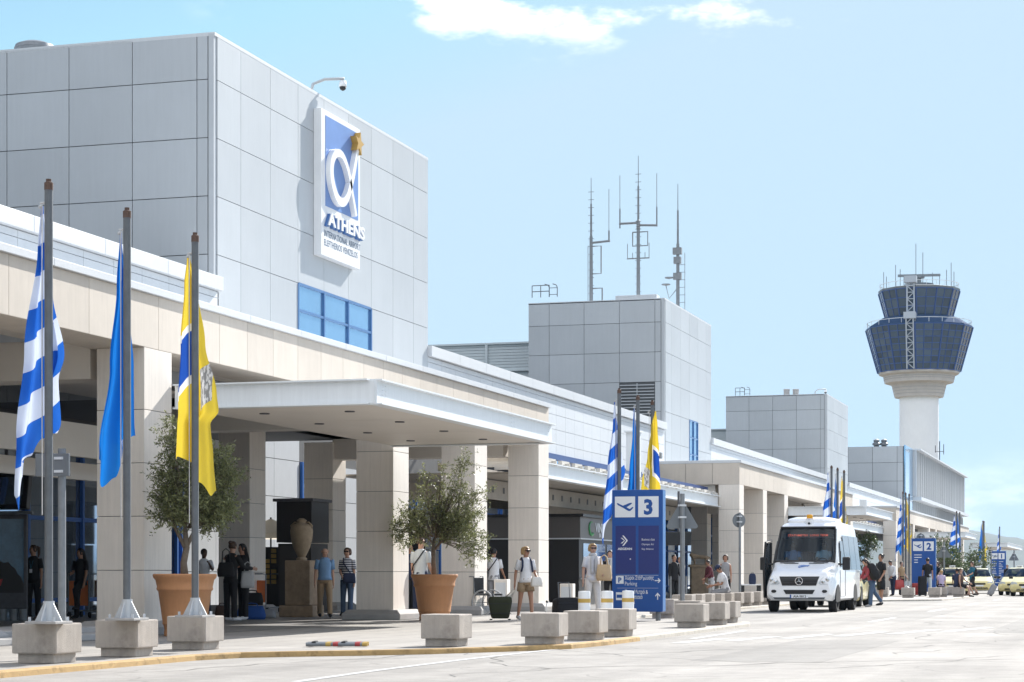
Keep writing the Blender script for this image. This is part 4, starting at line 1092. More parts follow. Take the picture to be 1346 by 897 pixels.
road_sign(1241, 112, 2.9, 'tri', 'dark triangular road sign by the far bushes', YAW, PV, .85)
road_sign(1303, 150, 2.95, 'round', 'tiny round sign left of the blue 1 sign', YAW, PV, .42)
road_sign(1333, 152, 2.95, 'tri', 'distant triangular sign right of the blue 1 sign', YAW, PV, .75)
# ================================================================= striped bollards
bp = None
for px, d, lab in ((768,35.6,'white round bollard with a yellow band, left of three'),(798,35.9,'white round bollard with a yellow band, middle of three'),(825.5,36.6,'white round bollard with a yellow band, right, before the 3 sign')):
    x, y = at(px, d)
    if bp is None:
        bp = thing('bollard', lab, 'bollard', (x,y,PV), 0, 'white bollards by the 3 sign')
        MB().lathe([(.106,0),(.106,.68),(.10,.70),(.02,.705)], n=24).build('post', M['white'], bp, smooth=True, angle=40)
        MB().lathe([(.108,.50),(.108,.57)], n=24, cap=False).build('band', M['yellowp'], bp, smooth=True)
    else: dup(bp, (x,y,PV), None, lab)
# ================================================================= pots, trees
POTP = [(.30,0),(.33,.0),(.335,.06),(.325,.10),(.33,.13),(.345,.18),(.36,.195),(.355,.22),(.425,.72),(.445,.735),(.455,.76),(.445,.785),(.47,.90),(.505,.94),(.515,.98),(.50,1.0),(.455,.995),(.43,.93)]
def pot(px, d, label, sc=1.0):
    x, y = at(px, d); t = thing('terracotta_pot', label, 'plant pot', (x, y, PV)); t.scale = (sc,sc,sc)
    MB().lathe(POTP, n=40).build('pot', M['terracotta'], t, smooth=True, angle=50)
    MB().lathe([(.02,.93),(.43,.925)], n=24, cap=True).build('soil', M['soil'], t)
    return x, y
def tree(x, y, z, label, clumps, trunk, limbs, n, seedv, leaf=(.072,.021), mt='leaf', cat='olive tree', group=None, name='olive_tree', sig=.13):
    random.seed(seedv); t = thing(name, label, cat, (x, y, z), YAW, group)
    mb = MB(); mb.tube([p for p, r in trunk], [r for p, r in trunk], 9)
    for lb in limbs: mb.tube([p for p, r in lb], [r for p, r in lb], 6)
    for (c, r, dn) in clumps:                        # twigs into each clump
        base = Vector(trunk[-1][0]); cc = Vector(c)
        for k in range(3):
            e = cc+Vector((random.gauss(0,r*.5),random.gauss(0,r*.5),random.gauss(0,r*.5)))
            m = base.lerp(e, .5)+Vector((random.gauss(0,.05),random.gauss(0,.05),.04))
            mb.tube([base.lerp(cc,.15), m, e], [.010,.006,.003], 4)
    mb.build('trunk', M['bark'], t, smooth=True)
    vs, fs = [], []; tot = sum(dn for c, r, dn in clumps)
    for (c, r, dn) in clumps:
        cc = Vector(c); sprigs = max(3, int(n*dn/tot/16))
        for s_ in range(sprigs):
            dirv = Vector((random.gauss(0,1),random.gauss(0,1),random.gauss(0,1))).normalized()
            p0 = cc+dirv*r*random.uniform(.15,1.08); d2 = (dirv+Vector((random.gauss(0,.45),random.gauss(0,.45),random.uniform(-.2,.5)))).normalized()
            ln = random.uniform(.12,.26)*(leaf[0]/.055)**.6
            for k in range(16):
                f = k/15; p = p0+d2*ln*f
                a = (d2*.6+Vector((random.gauss(0,.7),random.gauss(0,.7),random.gauss(0,.7)))).normalized()
                w = a.cross(Vector((random.gauss(0,1),random.gauss(0,1),random.gauss(0,1)))).normalized()
                l = leaf[0]*random.uniform(.7,1.25); ww = leaf[1]*random.uniform(.7,1.2); o = len(vs)
                vs += [p, p+a*l*.5+w*ww*.5, p+a*l, p+a*l*.5-w*ww*.5]; fs.append([o,o+1,o+2,o+3])
    MB().add(vs, fs).build('crown', M[mt], t, fix=False)
    return t
x, y = pot(243, 33.0, 'large terracotta pot behind the yellow flag pole, holding a round olive tree')
cl = []; random.seed(11)
for k in range(34):
    a = random.uniform(0,2*pi); rr = random.uniform(.2,.66)**.8; zc = random.uniform(.92,1.85)
    lim = sqrt_ = math.sqrt(max(.05, 1-((zc-1.36)/.62)**2)); cl.append(((rr*cos(a)*lim*.72+.16, rr*sin(a)*lim*.6, zc), random.uniform(.11,.18), 1.0))
for zc in (1.7,1.9,2.1,2.3,2.45): cl.append(((-.20+random.uniform(-.05,.05),0,zc), .11, .6))
cl += [((.72,0,1.65),.14,.6),((.62,.1,1.85),.13,.5),((.5,0,2.0),.13,.5),((-.38,0,1.65),.13,.6),((-.38,0,1.0),.13,.6),((-.3,0,1.3),.13,.6)]
tree(x, y, PV+.93, 'round bushy olive tree in the pot behind the yellow flag', cl,
     [((0,0,-.05),.075),((-.02,0,.25),.055),((.03,0,.5),.05),((0,0,.8),.04)], [[((0,0,.45),.04),((.12,0,.7),.03),((.35,.05,1.05),.018)],[((0,0,.5),.04),((-.15,0,.8),.03),((-.3,0,1.2),.018)],[((0,0,.7),.035),((0,.1,1.1),.025),((.05,.1,1.6),.012)]], 21000, 5)
x, y = pot(571, 44.5, 'large terracotta pot in the sun holding the ragged olive tree', 1.0)
cl = []; random.seed(23)
for k in range(30):
    u = random.uniform(-1,1); zc = .82+random.uniform(0,.85)*(1-abs(u)*.3)+.0
    cl.append(((u*.82+.1, random.uniform(-.5,.5), zc), random.uniform(.12,.2), .9))
cl += [((.78,0,.62),.19,.9),((.85,.1,.45),.16,.8),((.65,-.1,.75),.2,1),((.98,0,.75),.15,.6),((-.78,0,1.1),.16,.8),((-.85,0,1.0),.12,.5)]
for k in range(6): cl.append(((.42+k*.05, 0, 1.6+k*.2), .12, .5)); 
for k in range(5): cl.append(((.1+k*.02, .1, 1.6+k*.18), .09, .35)); cl.append(((-.22+k*.01, -.1, 1.55+k*.17), .08, .3))
for k in range(4): cl.append(((.62+k*.17, 0, 1.72+.04*k), .10, .4))
tree(x, y, PV+.93, 'ragged olive tree with upright shoots in the sunlit pot', cl,
     [((0,0,-.05),.06),((-.02,0,.35),.052),((-.02,0,.65),.045),((0,0,.85),.035)], [[((0,0,.6),.035),((.2,0,.85),.028),((.5,0,1.3),.018),((.6,0,2.3),.008)],[((0,0,.7),.03),((-.2,0,.95),.024),((-.5,0,1.2),.014)],[((0,0,.8),.03),((.1,0,1.3),.02),((.12,0,2.1),.008)]], 16000, 6)
def bush(px, d, w, h, label, seedv, n=4600):
    x, y = at(px, d); random.seed(seedv); cl = []
    for k in range(22):
        a = random.uniform(0,2*pi); r_ = random.uniform(0,1)**.5; zz_ = random.uniform(.25,1)
        cl.append(((r_*cos(a)*w/2*math.sqrt(1-(zz_-.5)**2*2.2), r_*sin(a)*w/2, h*zz_), w*random.uniform(.10,.18), 1))
    tree(x, y, PV, label, cl, [((0,0,0),.1),((0,0,h*.3),.08),((.05,0,h*.5),.05)], [], n, seedv, (.13,.052), 'leaf2', 'tree', 'bushy trees beyond the far islands', 'bushy_tree')
bush(1238, 128, 2.6, 3.1, 'bushy green tree behind the dark triangular sign', 31)
bush(1250, 131, 1.6, 2.6, 'narrow green tree between the triangular sign and the far flags', 34, 3000)
bush(1275, 136, 2.7, 2.7, 'bushy tree right of the striped flag, behind the taxis', 32)
bush(1286, 140, 1.8, 2.2, 'lower yellowish bush left of the blue 1 sign', 33, 3000)
bush(1137, 100, 1.2, 3.0, 'small dark green tree just right of the minibus roof', 35, 3000)
# ================================================================= urn, pedestals, lion
x, y = at(396.5, 48.3)
t = thing('stone_pedestal', 'brown weathered stone pedestal under the urn', 'pedestal', (x, y, PV), YAW*.2)
MB().box((-.31,-.31,.28),(.31,.31,1.33)).build('shaft', M['oldstone'], t, bevel=.02); MB().box((-.42,-.42,0),(.42,.42,.27)).build('foot', M['plinth2'] if 'plinth2' in M else M['oldstone'], t, bevel=.03)
t = thing('stone_urn', 'tall pale stone urn standing on the brown pedestal', 'urn', (x, y, PV+1.33))
MB().lathe([(.13,0),(.13,.05),(.09,.08),(.12,.14),(.2,.3),(.255,.52),(.27,.70),(.25,.80),(.17,.86),(.11,.88),(.10,.92),(.125,.95),(.05,1.0)], n=28).build('body', M['urn'], t, smooth=True, angle=60)
mb = MB(); mb.tube([(.24,0,.74),(.27,0,.82),(.18,0,.9),(.1,0,.9)], .022, 6); mb.tube([(-.24,0,.74),(-.27,0,.82),(-.18,0,.9),(-.1,0,.9)], .022, 6); mb.build('handle', M['urn'], t, smooth=True)
x, y = at(920.5, 84)
t = thing('stone_pedestal', 'broad brown stone pedestal under the animal statue', 'pedestal', (x, y, PV), YAW)
MB().box((-.40,-.35,0),(.40,.35,1.32)).build('shaft', M['statue'], t, bevel=.02); MB().box((-.47,-.4,1.32),(.47,.4,1.40)).build('top', M['statue'], t, bevel=.02)
# ================================================================= skinned figures (people, statue)
def skin_mesh(verts, edges, radii, root=0, sub=1):
    me = bpy.data.meshes.new('s'); me.from_pydata([tuple(v) for v in verts], edges, [])
    ob = bpy.data.objects.new('s', me); COL.objects.link(ob)
    ob.modifiers.new('Skin', 'SKIN'); sm = ob.modifiers.new('Sub', 'SUBSURF'); sm.levels = sub; sm.render_levels = sub
    if not me.skin_vertices: 
        bm = bmesh.new(); bm.from_mesh(me); bm.verts.layers.skin.verify(); bm.to_mesh(me); bm.free()
    for i, r in enumerate(radii):
        me.skin_vertices[0].data[i].radius = (r, r) if not isinstance(r, tuple) else r
        me.skin_vertices[0].data[i].use_root = (i == root)
    dg = bpy.context.evaluated_depsgraph_get(); dg.update()
    out = bpy.data.meshes.new_from_object(ob.evaluated_get(dg))
    bpy.data.objects.remove(ob); bpy.data.meshes.remove(me)
    out.polygons.foreach_set('use_smooth', [True]*len(out.polygons))
    return out
# statue of a standing beast on the second pedestal
t2 = thing('animal_statue', 'weathered stone statue of a four legged beast on a pedestal', 'statue', (x, y, PV+1.40), YAW+R(180)); t2.scale = (.82,.82,.95)
V = [(0,0,.36),(.2,0,.37),(.36,0,.40),(.46,0,.46),(.56,0,.45),(-.2,0,.35),(-.36,0,.36)]; E = [(0,1),(1,2),(2,3),(3,4),(0,5),(5,6)]; Rr = [.10,.11,.12,.10,.055,.10,.09]
for bx, s in ((.28,1),(.28,-1),(-.3,1),(-.3,-1)):
    b = 2 if bx > 0 else 6; i = len(V); V += [(bx+.03,s*.08,.22),(bx+(.0 if bx>0 else .06),s*.08,.12),(bx+.02,s*.08,.02),(bx+.09,s*.08,.02)]; E += [(b,i),(i,i+1),(i+1,i+2),(i+2,i+3)]; Rr += [.06,.04,.035,.035]
i = len(V); V += [(-.5,0,.32),(-.55,0,.15)]; E += [(6,i),(i,i+1)]; Rr += [.025,.02]
sm = skin_mesh(V, E, Rr); sm.materials.append(M['statue']); o = bpy.data.objects.new('body', sm); COL.objects.link(o); o.parent = t2
MB().box((-.6,-.2,-.02),(.6,.2,.03)).build('slab', M['statue'], t2, bevel=.01)

def person(px, d, h, phi, label, pose={}, top=None, bottom=None, hr=('brown','short'), skin='skin', shoes='c_black', z0=PV, seat=None, glasses=False, group=None, extra=None, xy=None, female=False):
    P = dict(lean=0, hl=0, hr=0, kl=0, kr=0, al=8, ar=8, fl=0, fr=0, el=12, er=12, il=0, ir=0, head=0, nod=0, spl=4, spr=4); P.update(pose)
    k = h/1.75; V, E, Rd = [], [], []
    W_ = .93 if female else 1.0
    def up(p):      # upper-body point leaned about the hips
        a = R(P['lean']); y, z = p[1], p[2]-.95
        return Vector((p[0], y*cos(a)-z*sin(a), .95+y*sin(a)+z*cos(a)))
    def hd(p):      # head point turned on the neck
        a, b = R(P['head']), R(P['nod']); q = Vector(p)-Vector((0,.01,1.52))
        q = Vector((q.x, q.y*cos(b)-q.z*sin(b), q.y*sin(b)+q.z*cos(b)))
        q = Vector((q.x*cos(a)-q.y*sin(a), q.x*sin(a)+q.y*cos(a), q.z))
        return up(q+Vector((0,.01,1.52)))
    def v(p, r, par=None):
        V.append(Vector(p)); Rd.append(r); 
        if par is not None: E.append((par, len(V)-1))
        return len(V)-1
    pel = v((0,0,.95), .115); sp_ = v(up((0,0,1.12)), .105, pel); ch = v(up((0,0,1.30)), .115, sp_); nb = v(up((0,.01,1.44)), .065, ch)
    nk = v(up((0,.005,1.50)), .05, nb); h1 = v(hd((0,-.01,1.575)), .068, nk); h2 = v(hd((0,-.008,1.655)), .082, h1); h3 = v(hd((0,.0,1.715)), .060, h2)
    nose = v(hd((0,-.098,1.61)), .011, h1)
    J = {}
    for s, ab, fw, el, inn, key in ((1,P['al'],P['fl'],P['el'],P['il'],'l'), (-1,P['ar'],P['fr'],P['er'],P['ir'],'r')):
        sh = Vector((s*.165*W_, 0, 1.405)); a, f = R(ab), R(fw); e = R(fw+el); n_ = R(inn)
        ua = Vector((s*sin(a), -sin(f)*cos(a), -cos(f)*cos(a))); fa = Vector((-s*sin(n_)+s*sin(a)*.4, -sin(e)*cos(n_), -cos(e)*cos(n_))).normalized()
        elb = sh+ua*.285; wr = elb+fa*.25; pm_ = wr+fa*.075
        i0 = v(up(sh), .050, ch); i1 = v(up(sh+ua*.14), .047, i0); i2 = v(up(elb), .038, i1); i3 = v(up(elb+fa*.1), .036, i2); i4 = v(up(wr), .024, i3); i5 = v(up(pm_), .031, i4)
        side = fa.cross(Vector((s,0,0))).normalized(); inw = fa.cross(side)
        for q, (o_, ln) in enumerate(((-.027,.065),(-.009,.08),(.009,.078),(.026,.06))):
            b0 = pm_+fa*.03+side*o_; b1_ = b0+fa*ln*.5; b2 = b1_+(fa*.7+inw*s*.5+Vector((-s*.4,0,0)))*ln*.45
            q0 = v(up(b0), .011, i5); q1 = v(up(b1_), .0095, q0); v(up(b2), .008, q1)
        t0 = v(up(wr+fa*.05+side*-.035), .012, i5); v(up(wr+fa*.095+side*-.055), .010, t0)
        J['sh'+key], J['el'+key], J['wr'+key], J['hand'+key] = up(sh), up(elb), up(wr), up(pm_+fa*.05)
    for s, hf, kf, sp, key in ((1,P['hl'],P['kl'],P['spl'],'l'), (-1,P['hr'],P['kr'],P['spr'],'r')):
        hp = Vector((s*.088, 0, .90)); a, b, c = R(hf), R(hf-kf), R(sp)
        th = Vector((s*sin(c)*.8, -sin(a), -cos(a))).normalized(); sh_ = Vector((s*sin(c)*.2, -sin(b), -cos(b))).normalized()
        kn = hp+th*.42; an = kn+sh_*.40; ft = Vector((0,-cos(b),-sin(b)*.9)) if abs(b) > .5 else Vector((0,-1,-.05))
        toe = an+ft.normalized()*.15+sh_*.045
        i0 = v(hp, .088, pel); i1 = v(hp+th*.2, .076, i0); i2 = v(kn, .054, i1); i3 = v(kn+sh_*.13, .052, i2); i4 = v(an, .034, i3); v(an+sh_*.045+ft.normalized()*.03, .036, i4); v(toe, .03, len(V)-1)
        J['hip'+key], J['kn'+key], J['an'+key], J['toe'+key] = hp, kn, an, toe
    zmin = min(J['anl'].z, J['anr'].z, J['toel'].z+.03, J['toer'].z+.03)-.075
    if seat is not None: base = seat/k-(.95-.115)
    else: base = -zmin
    X, Y = xy if xy else at(px, d)
    T = thing('person', label, 'person', (X, Y, z0+base*k), YAW+R(phi), group); T.scale = (k,k,k)
    me = skin_mesh(V, E, Rd); me.materials.append(M[skin]); o = bpy.data.objects.new('body', me); COL.objects.link(o); o.parent = T
    # --- clothes
    def ell(z, rx, ry, f=up, cy=0, n=18): return [f((rx*cos(2*pi*j/n), cy+ry*sin(2*pi*j/n), z)) for j in range(n)]
    def jit(p, a=.006): return Vector(p)+Vector((random.uniform(-a,a),random.uniform(-a,a),random.uniform(-a,a)))
    if top:
        m, slv, hem = top; mb = MB()
        rings = [ell(hem, .188*W_, .140), ell((hem+1.08)/2, .160*W_, .125), ell(1.08, .150*W_, .118), ell(1.2, .162*W_, .125), ell(1.31, .174*W_, .127), ell(1.39, .170*W_, .106), ell(1.44, .125*W_, .085), ell(1.485, .064, .062)]
        mb.loft([[jit(p) for p in r] for r in rings[:-1]]+[rings[-1]])
        for key in 'lr':
            a, b, c = J['sh'+key], J['el'+key], J['wr'+key]
            if slv == 'short': mb.tube([a+(a-b)*.06, a, a.lerp(b,.3), a.lerp(b,.78)], [.058,.068,.064,.062], 10)
            elif slv == 'long': mb.tube([a+(a-b)*.06, a, a.lerp(b,.5), b, b.lerp(c,.5), c], [.058,.068,.065,.055,.048,.040], 10)
        mb.build('shirt', M[m], T, smooth=True)
    if bottom:
        kind, m, ln = bottom; mb = MB()
        idn = lambda p: Vector(p)
        if kind in ('trousers', 'shorts'):
            mb.loft([ell(1.03,.150*W_,.115), ell(.97,.165*W_,.125), ell(.90,.178*W_,.130,idn), ell(.84,.172*W_,.122,idn)])
            for key in 'lr':
                a, b, c = J['hip'+key], J['kn'+key], J['an'+key]
                if kind == 'trousers': mb.tube([a, a.lerp(b,.4), b, b.lerp(c,.5), c.lerp(b,.02), c+(c-b)*.05], [.100,.092,.072,.067,.066,.064], 12)
                else: mb.tube([a, a.lerp(b,.5), a.lerp(b,ln)], [.105,.108,.106], 12)
        else:
            z1 = ln; mb.loft([ell(1.05,.145*W_,.112), ell(.95,.172,.132,idn), ell(.85,.185,.145,idn), ell((z1+.85)/2,.20,.16,idn), ell(z1,.225,.185,idn)])
        mb.build('trousers' if kind == 'trousers' else kind, M[m], T, smooth=True)
    for key in 'lr':
        mb = MB(); a, b = J['an'+key], J['toe'+key]; dn = (J['an'+key]-J['kn'+key]).normalized()
        mb.tube([a+dn*.03-(b-a).normalized()*.05, a+dn*.045, a.lerp(b,.55)+dn*.02, b+(b-a).normalized()*.06], [.034,.045,.044,.026], 10)
        mb.build('shoe', M[shoes], T, smooth=True)
    # --- hair, eyes, mouth
    hc, hs = hr
    if hs != 'bald':
        mb = MB(); n, mrows = 16, 9; rings = []
        for i in range(mrows+1):
            tt = R(6+ i/mrows*(118 if hs in ('short','cap') else 128)); ring = []
            for j in range(n):
                a = 2*pi*j/n; front = max(0, -sin(a)); t3 = min(tt, R(6)+(R(50)-R(6))*i/mrows) if front > .45 else tt
                bulk = 1.0+.08*(hs in ('long','bob','bun'))
                r_ = .091*bulk; ring.append(hd((r_*sin(t3)*cos(a)*.95+random.uniform(-.004,.004), .004+r_*1.1*sin(t3)*sin(a), 1.650+.100*cos(t3)+random.uniform(-.004,.004))))
            rings.append(ring)
        mb.loft(rings, cap=False)
        if hs == 'long':
            mb.loft([[hd((.095*cos(2*pi*j/12), .055+.055*sin(2*pi*j/12), 1.66)) for j in range(12)]]+[[up((.10*w_*cos(2*pi*j/12)+random.uniform(-.01,.01), yy+.05*sin(2*pi*j/12), z_)) for j in range(12)] for z_, w_, yy in ((1.52,1.1,.08),(1.40,1.05,.11),(1.28,.8,.12),(1.22,.4,.12))])
        if hs == 'bob':
            mb.loft([[hd((r_*cos(2*pi*j/16)+random.uniform(-.005,.005), .040+r_*.76*sin(2*pi*j/16)+random.uniform(-.005,.005), z_)) for j in range(16)] for z_, r_ in ((1.735,.055),(1.71,.085),(1.66,.102),(1.61,.106),(1.57,.100),(1.55,.082))])
        if hs == 'bun': mb.ball(hd((0,.10,1.71)), (.05,.05,.045), 10, 8); 
        if hs == 'pony': mb.tube([hd((0,.09,1.70)), hd((0,.15,1.68)), hd((0,.15,1.55)), hd((0,.13,1.45))], [.03,.04,.035,.012], 8)
        mb.build('hair', hair[hc], T, smooth=True)
        if hs == 'cap':
            mb = MB(); mb.loft([[hd((.102*sin(R(a_))*cos(2*pi*j/16), .0+.112*sin(R(a_))*sin(2*pi*j/16), 1.655+.115*cos(R(a_)))) for j in range(16)] for a_ in (5,25,45,65,82)])
            mb.loft([[hd((.075*cos(pi*j/8), -.08-.10*sin(pi*j/8)*1.0, 1.672+q)) for j in range(9)] for q in (0,.012)]); mb.build('cap', M['c_navy'], T, smooth=True)
    mb = MB()
    if glasses:
        for s in (-1,1): mb.obox(hd((s*.034,-.094,1.645)), (.052,.014,.036), Matrix.Rotation(R(P['head']),3,'Z')); mb.tube([hd((s*.06,-.085,1.65)), hd((s*.083,.0,1.65))], .006, 4)
        mb.build('sunglasses', M['black'], T)
    else:
        for s in (-1,1): MB().ball(hd((s*.031,-.080,1.640)), (.011,.008,.006), 8, 6).build('eye', M['black'], T)
    mb = MB(); mb.ball(hd((0,-.078,1.573)), (.022,.010,.007), 8, 6); mb.build('mouth', M['lips'], T)
    mb = MB()
    for s in (-1,1): MB().ball(hd((s*.083,.008,1.632)), (.012,.018,.030), 8, 6).build('ear', M[skin], T, smooth=True)
    bpy.context.view_layer.update()
    def wpt(p): return T.matrix_world @ Vector(p)
    if extra:
        for kind, args in extra: EX[kind](T, J, up, *args)
    return T, {a: Vector((X,Y,z0+base*k)) + Matrix.Rotation(YAW+R(phi),3,'Z') @ (b*k) for a, b in J.items()}
M['lips'] = mat('lips', (.28,.10,.08), .5)
EX = {}
def ex_strap(T, J, up, m, both):       # backpack straps / shoulder strap over the chest
    mb = MB()
    for s in ((-1,1) if both else (both or 1,)):
        mb.tube([up((s*.10,.10,1.42)), up((s*.10,.0,1.475)), up((s*.105,-.10,1.40)), up((s*.115,-.138,1.28)), up((s*.14,-.11,1.15))], .024, 6)
    mb.build('strap', M[m], T, smooth=True)
def ex_cross(T, J, up, m):
    mb = MB(); mb.tube([up((-.10,.09,1.43)), up((-.10,-.02,1.475)), up((-.05,-.135,1.34)), up((.08,-.142,1.16)), up((.17,-.08,1.02))], .014, 6)
    mb.tube([up((-.10,.09,1.43)), up((-.02,.135,1.30)), up((.12,.135,1.12)), up((.18,.06,1.02))], .014, 6); mb.build('strap', M[m], T, smooth=True)
def ex_scarf(T, J, up, m):
    mb = MB(); mb.loft([[up((r_*cos(2*pi*j/14), -.01+r_*.9*sin(2*pi*j/14), z)) for j in range(14)] for r_, z in ((.075,1.52),(.10,1.49),(.10,1.45),(.07,1.43))], cap=False)
    for s in (-1,1): mb.loft([[up((s*.05+w*cos(2*pi*j/8), -.135+.02*sin(2*pi*j/8), z)) for j in range(8)] for w, z in ((.04,1.45),(.05,1.3),(.045,1.12),(.04,1.02))])
    mb.build('scarf', M[m], T, smooth=True)
def ex_lanyard(T, J, up):
    mb = MB(); mb.tube([up((-.06,.0,1.46)), up((-.04,-.12,1.36)), up((0,-.14,1.18))], .006, 4); mb.tube([up((.06,.0,1.46)), up((.04,-.12,1.36)), up((0,-.14,1.18))], .006, 4)
    mb.build('lanyard', M['c_teal'], T); mb = MB(); mb.obox(up((0,-.145,1.13)), (.07,.006,.09)); mb.build('badge', M['signwhite'], T)
EX.update(strap=ex_strap, cross=ex_cross, scarf=ex_scarf, lanyard=ex_lanyard)
# ---- bags and cases
def suitcase(loc, rz, w, h, dp, m, label, tilt=0, handle=True, name='suitcase', cat='suitcase', taper=1.0):
    t = thing(name, label, cat, loc, rz); t.rotation_euler = (R(tilt), 0, rz)
    mb = MB(); n = 20; rings = []
    for z, f in ((.05,.86),(.08,.97),(.2,1),(h-.1,1),(h-.03,.96),(h,.84)):
        f *= taper+(1-taper)*min(1, z/h*1.2); rings.append([(w/2*f*(abs(cos(a))**.35)*(1 if cos(a) > 0 else -1), dp/2*f*(abs(sin(a))**.35)*(1 if sin(a) > 0 else -1), z) for a in [2*pi*(j+.5)/n for j in range(n)]])
    mb.loft(rings); mb.build('shell', M[m], t, smooth=True, angle=50)
    mb = MB()
    for s in (-1,1):
        for q in (-1,1): mb.lathe([(.03,-.012),(.03,.012)], (s*w*.38, q*dp*.3, .03), 10)
    mb.build('wheels', M['black'], t)
    if handle:
        mb = MB(); mb.tube([(-w*.22,dp*.3,h-.05),(-w*.22,dp*.3,h+.38),(w*.22,dp*.3,h+.38),(w*.22,dp*.3,h-.05)], .012, 6); mb.build('pull_handle', M['galv'], t)
    mb = MB()
    for z in (.3,.7): mb.box((-w/2*.9,-dp/2-.008,h*z),(w/2*.9,-dp/2+.01,h*z+.012))
    mb.build('zip', M['black'], t)
    return t
def soft_bag(loc, rz, w, h, dp, m, label, name='shoulder_bag', cat='bag', handle=None, slump=.85):
    t = thing(name, label, cat, loc, rz); mb = MB(); n = 18; rings = []
    for i in range(7):
        z = h*i/6; f = (1, 1.05, 1.05, 1.0, .97, .93, slump)[i]; g = (.85,1.05,1.1,1.0,.8,.55,.3)[i]
        rings.append([(w/2*f*(abs(cos(a))**.5)*(1 if cos(a) > 0 else -1)+random.uniform(-.008,.008), dp/2*g*(abs(sin(a))**.6)*(1 if sin(a) > 0 else -1), z+random.uniform(-.006,.006)) for a in [2*pi*j/n for j in range(n)]])
    mb.loft(rings); mb.build('bag_body', M[m], t, smooth=True)
    if handle:
        mb = MB()
        for s in (-1,1): mb.tube([(-w*.25,s*dp*.12,h*.95),(-w*.2,s*.02,h+handle*.8),(0,0,h+handle),(w*.2,s*.02,h+handle*.8),(w*.25,s*dp*.12,h*.95)], .011, 6)
        mb.build('bag_handle', M[m], t, smooth=True)
    return t
def backpack(loc, rz, m, label, sc=1.0):
    t = thing('backpack', label, 'backpack', loc, rz); t.scale = (sc,sc,sc); mb = MB(); n = 18
    mb.loft([[(.16*f*(abs(cos(a))**.5)*(1 if cos(a)>0 else -1), .0+.10*g*(abs(sin(a))**.5)*(1 if sin(a)>0 else -1), z) for a in [2*pi*j/n for j in range(n)]] for z, f, g in ((0,.8,.8),(.04,1,1.1),(.25,1.02,1.15),(.40,.95,.9),(.48,.7,.6),(.5,.3,.3))]); mb.build('main_pocket', M[m], t, smooth=True)
    mb = MB(); mb.ball((0,.12,.17),(.12,.05,.12),12,8); mb.build('front_pocket', M[m], t, smooth=True)
    mb = MB(); mb.tube([(-.04,-.05,.47),(-.03,-.05,.54),(.03,-.05,.54),(.04,-.05,.47)], .01, 6); mb.build('loop', M['black'], t); return t
# ================================================================= people
A = YAW
n_ = 'person'
person(44, 45.2, 1.64, -12, 'woman in black with a lanyard standing before the poster case', dict(head=-35, al=10, ar=9), ('c_black','short',.88), ('trousers','c_black',1), ('brown','pony'), 'skint', 'c_brown', female=True, extra=[('lanyard',())])
_, J = person(106, 46.2, 1.58, -25, 'woman in black resting one foot up, beside the first pillar', dict(hl=62, kl=75, head=-35, al=12, fl=12, er=75, fr=10, ir=30), ('c_black','short',.82), ('trousers','c_black',1), ('black','long'), 'skint', 'c_black', female=True)
_, J = person(303, 43.9, 1.70, 142, 'woman in black with a hair bun seen from behind, greeting another', dict(fl=55, el=40, fr=40, er=50, lean=6, head=12), ('c_black','long',.82), ('trousers','c_black',1), ('brown','bun'), 'skin', 'c_white', female=True)
x, y = at(297, 43.5); soft_bag((x, y, 1.02), YAW, .34, .30, .16, 'c_black', 'black shoulder bag on the hip of the woman with the bun', handle=.3)
x, y = at(305, 43.6); MB_ = MB()
_, J = person(320, 44.6, 1.66, -58, 'long haired woman in black greeting the woman with the bun', dict(fl=48, el=75, fr=30, er=60, lean=3), ('c_black','short',.84), ('trousers','c_black',1), ('black','long'), 'skint', 'c_white', female=True)
x, y = at(325.5, 44.1); soft_bag((x, y, .78), YAW+.1, .28, .36, .10, 'c_lgrey', 'pale grey tote bag hanging beside the two women in black', 'tote_bag', 'bag', .2)
person(268, 50, 1.62, 20, 'man in a white shirt half hidden behind the first potted olive', dict(fl=35, el=95, il=30, fr=10, er=70, head=20), ('c_white','short',.86), ('trousers','c_navy',1), ('black','short'), 'skind')
person(427, 47.6, 1.65, 8, 'bald man in a light blue shirt and khaki trousers walking by the urn', dict(hl=14, kl=6, hr=-8, kr=10, al=7, ar=12, fl=-6, nod=18, lean=2), ('c_blue','short',.93), ('trousers','c_khaki',1), ('grey','bald'), 'skin', 'c_black')
person(456.5, 49.6, 1.64, -15, 'woman in sunglasses and a striped top beside the bald man', dict(er=60, ir=30, hl=8), ('c_stripe','short',.88), ('trousers','c_jean',1), ('brown','bob'), 'skin', 'c_black', glasses=True, female=True, extra=[('cross',('c_navy',))])
x, y = at(459, 49.2); soft_bag((x, y, .86), YAW, .30, .24, .12, 'c_navy', 'navy shoulder bag carried by the woman in the striped top')
person(538, 50.5, 1.76, 60, 'man in dark clothes half hidden behind the second pillar', dict(el=50), ('c_navy','short',.86), ('trousers','c_black',1), ('black','short'), 'skint')
person(553, 46.6, 1.84, 158, 'man in a pale polo shirt seen from behind the sunlit olive pot', dict(head=-65, er=35, el=20), ('c_pale','short',.86), ('trousers','c_navy',1), ('brown','short'), 'skin', glasses=True, extra=[('cross',('c_black',))])
person(649, 55, 1.70, 165, 'man in a white shirt with a dark bag strap between the pillars', dict(fl=35, el=30, fr=20, er=30), ('c_white','short',.86), ('trousers','c_grey',1), ('black','short'), 'skint', extra=[('cross',('c_black',))])
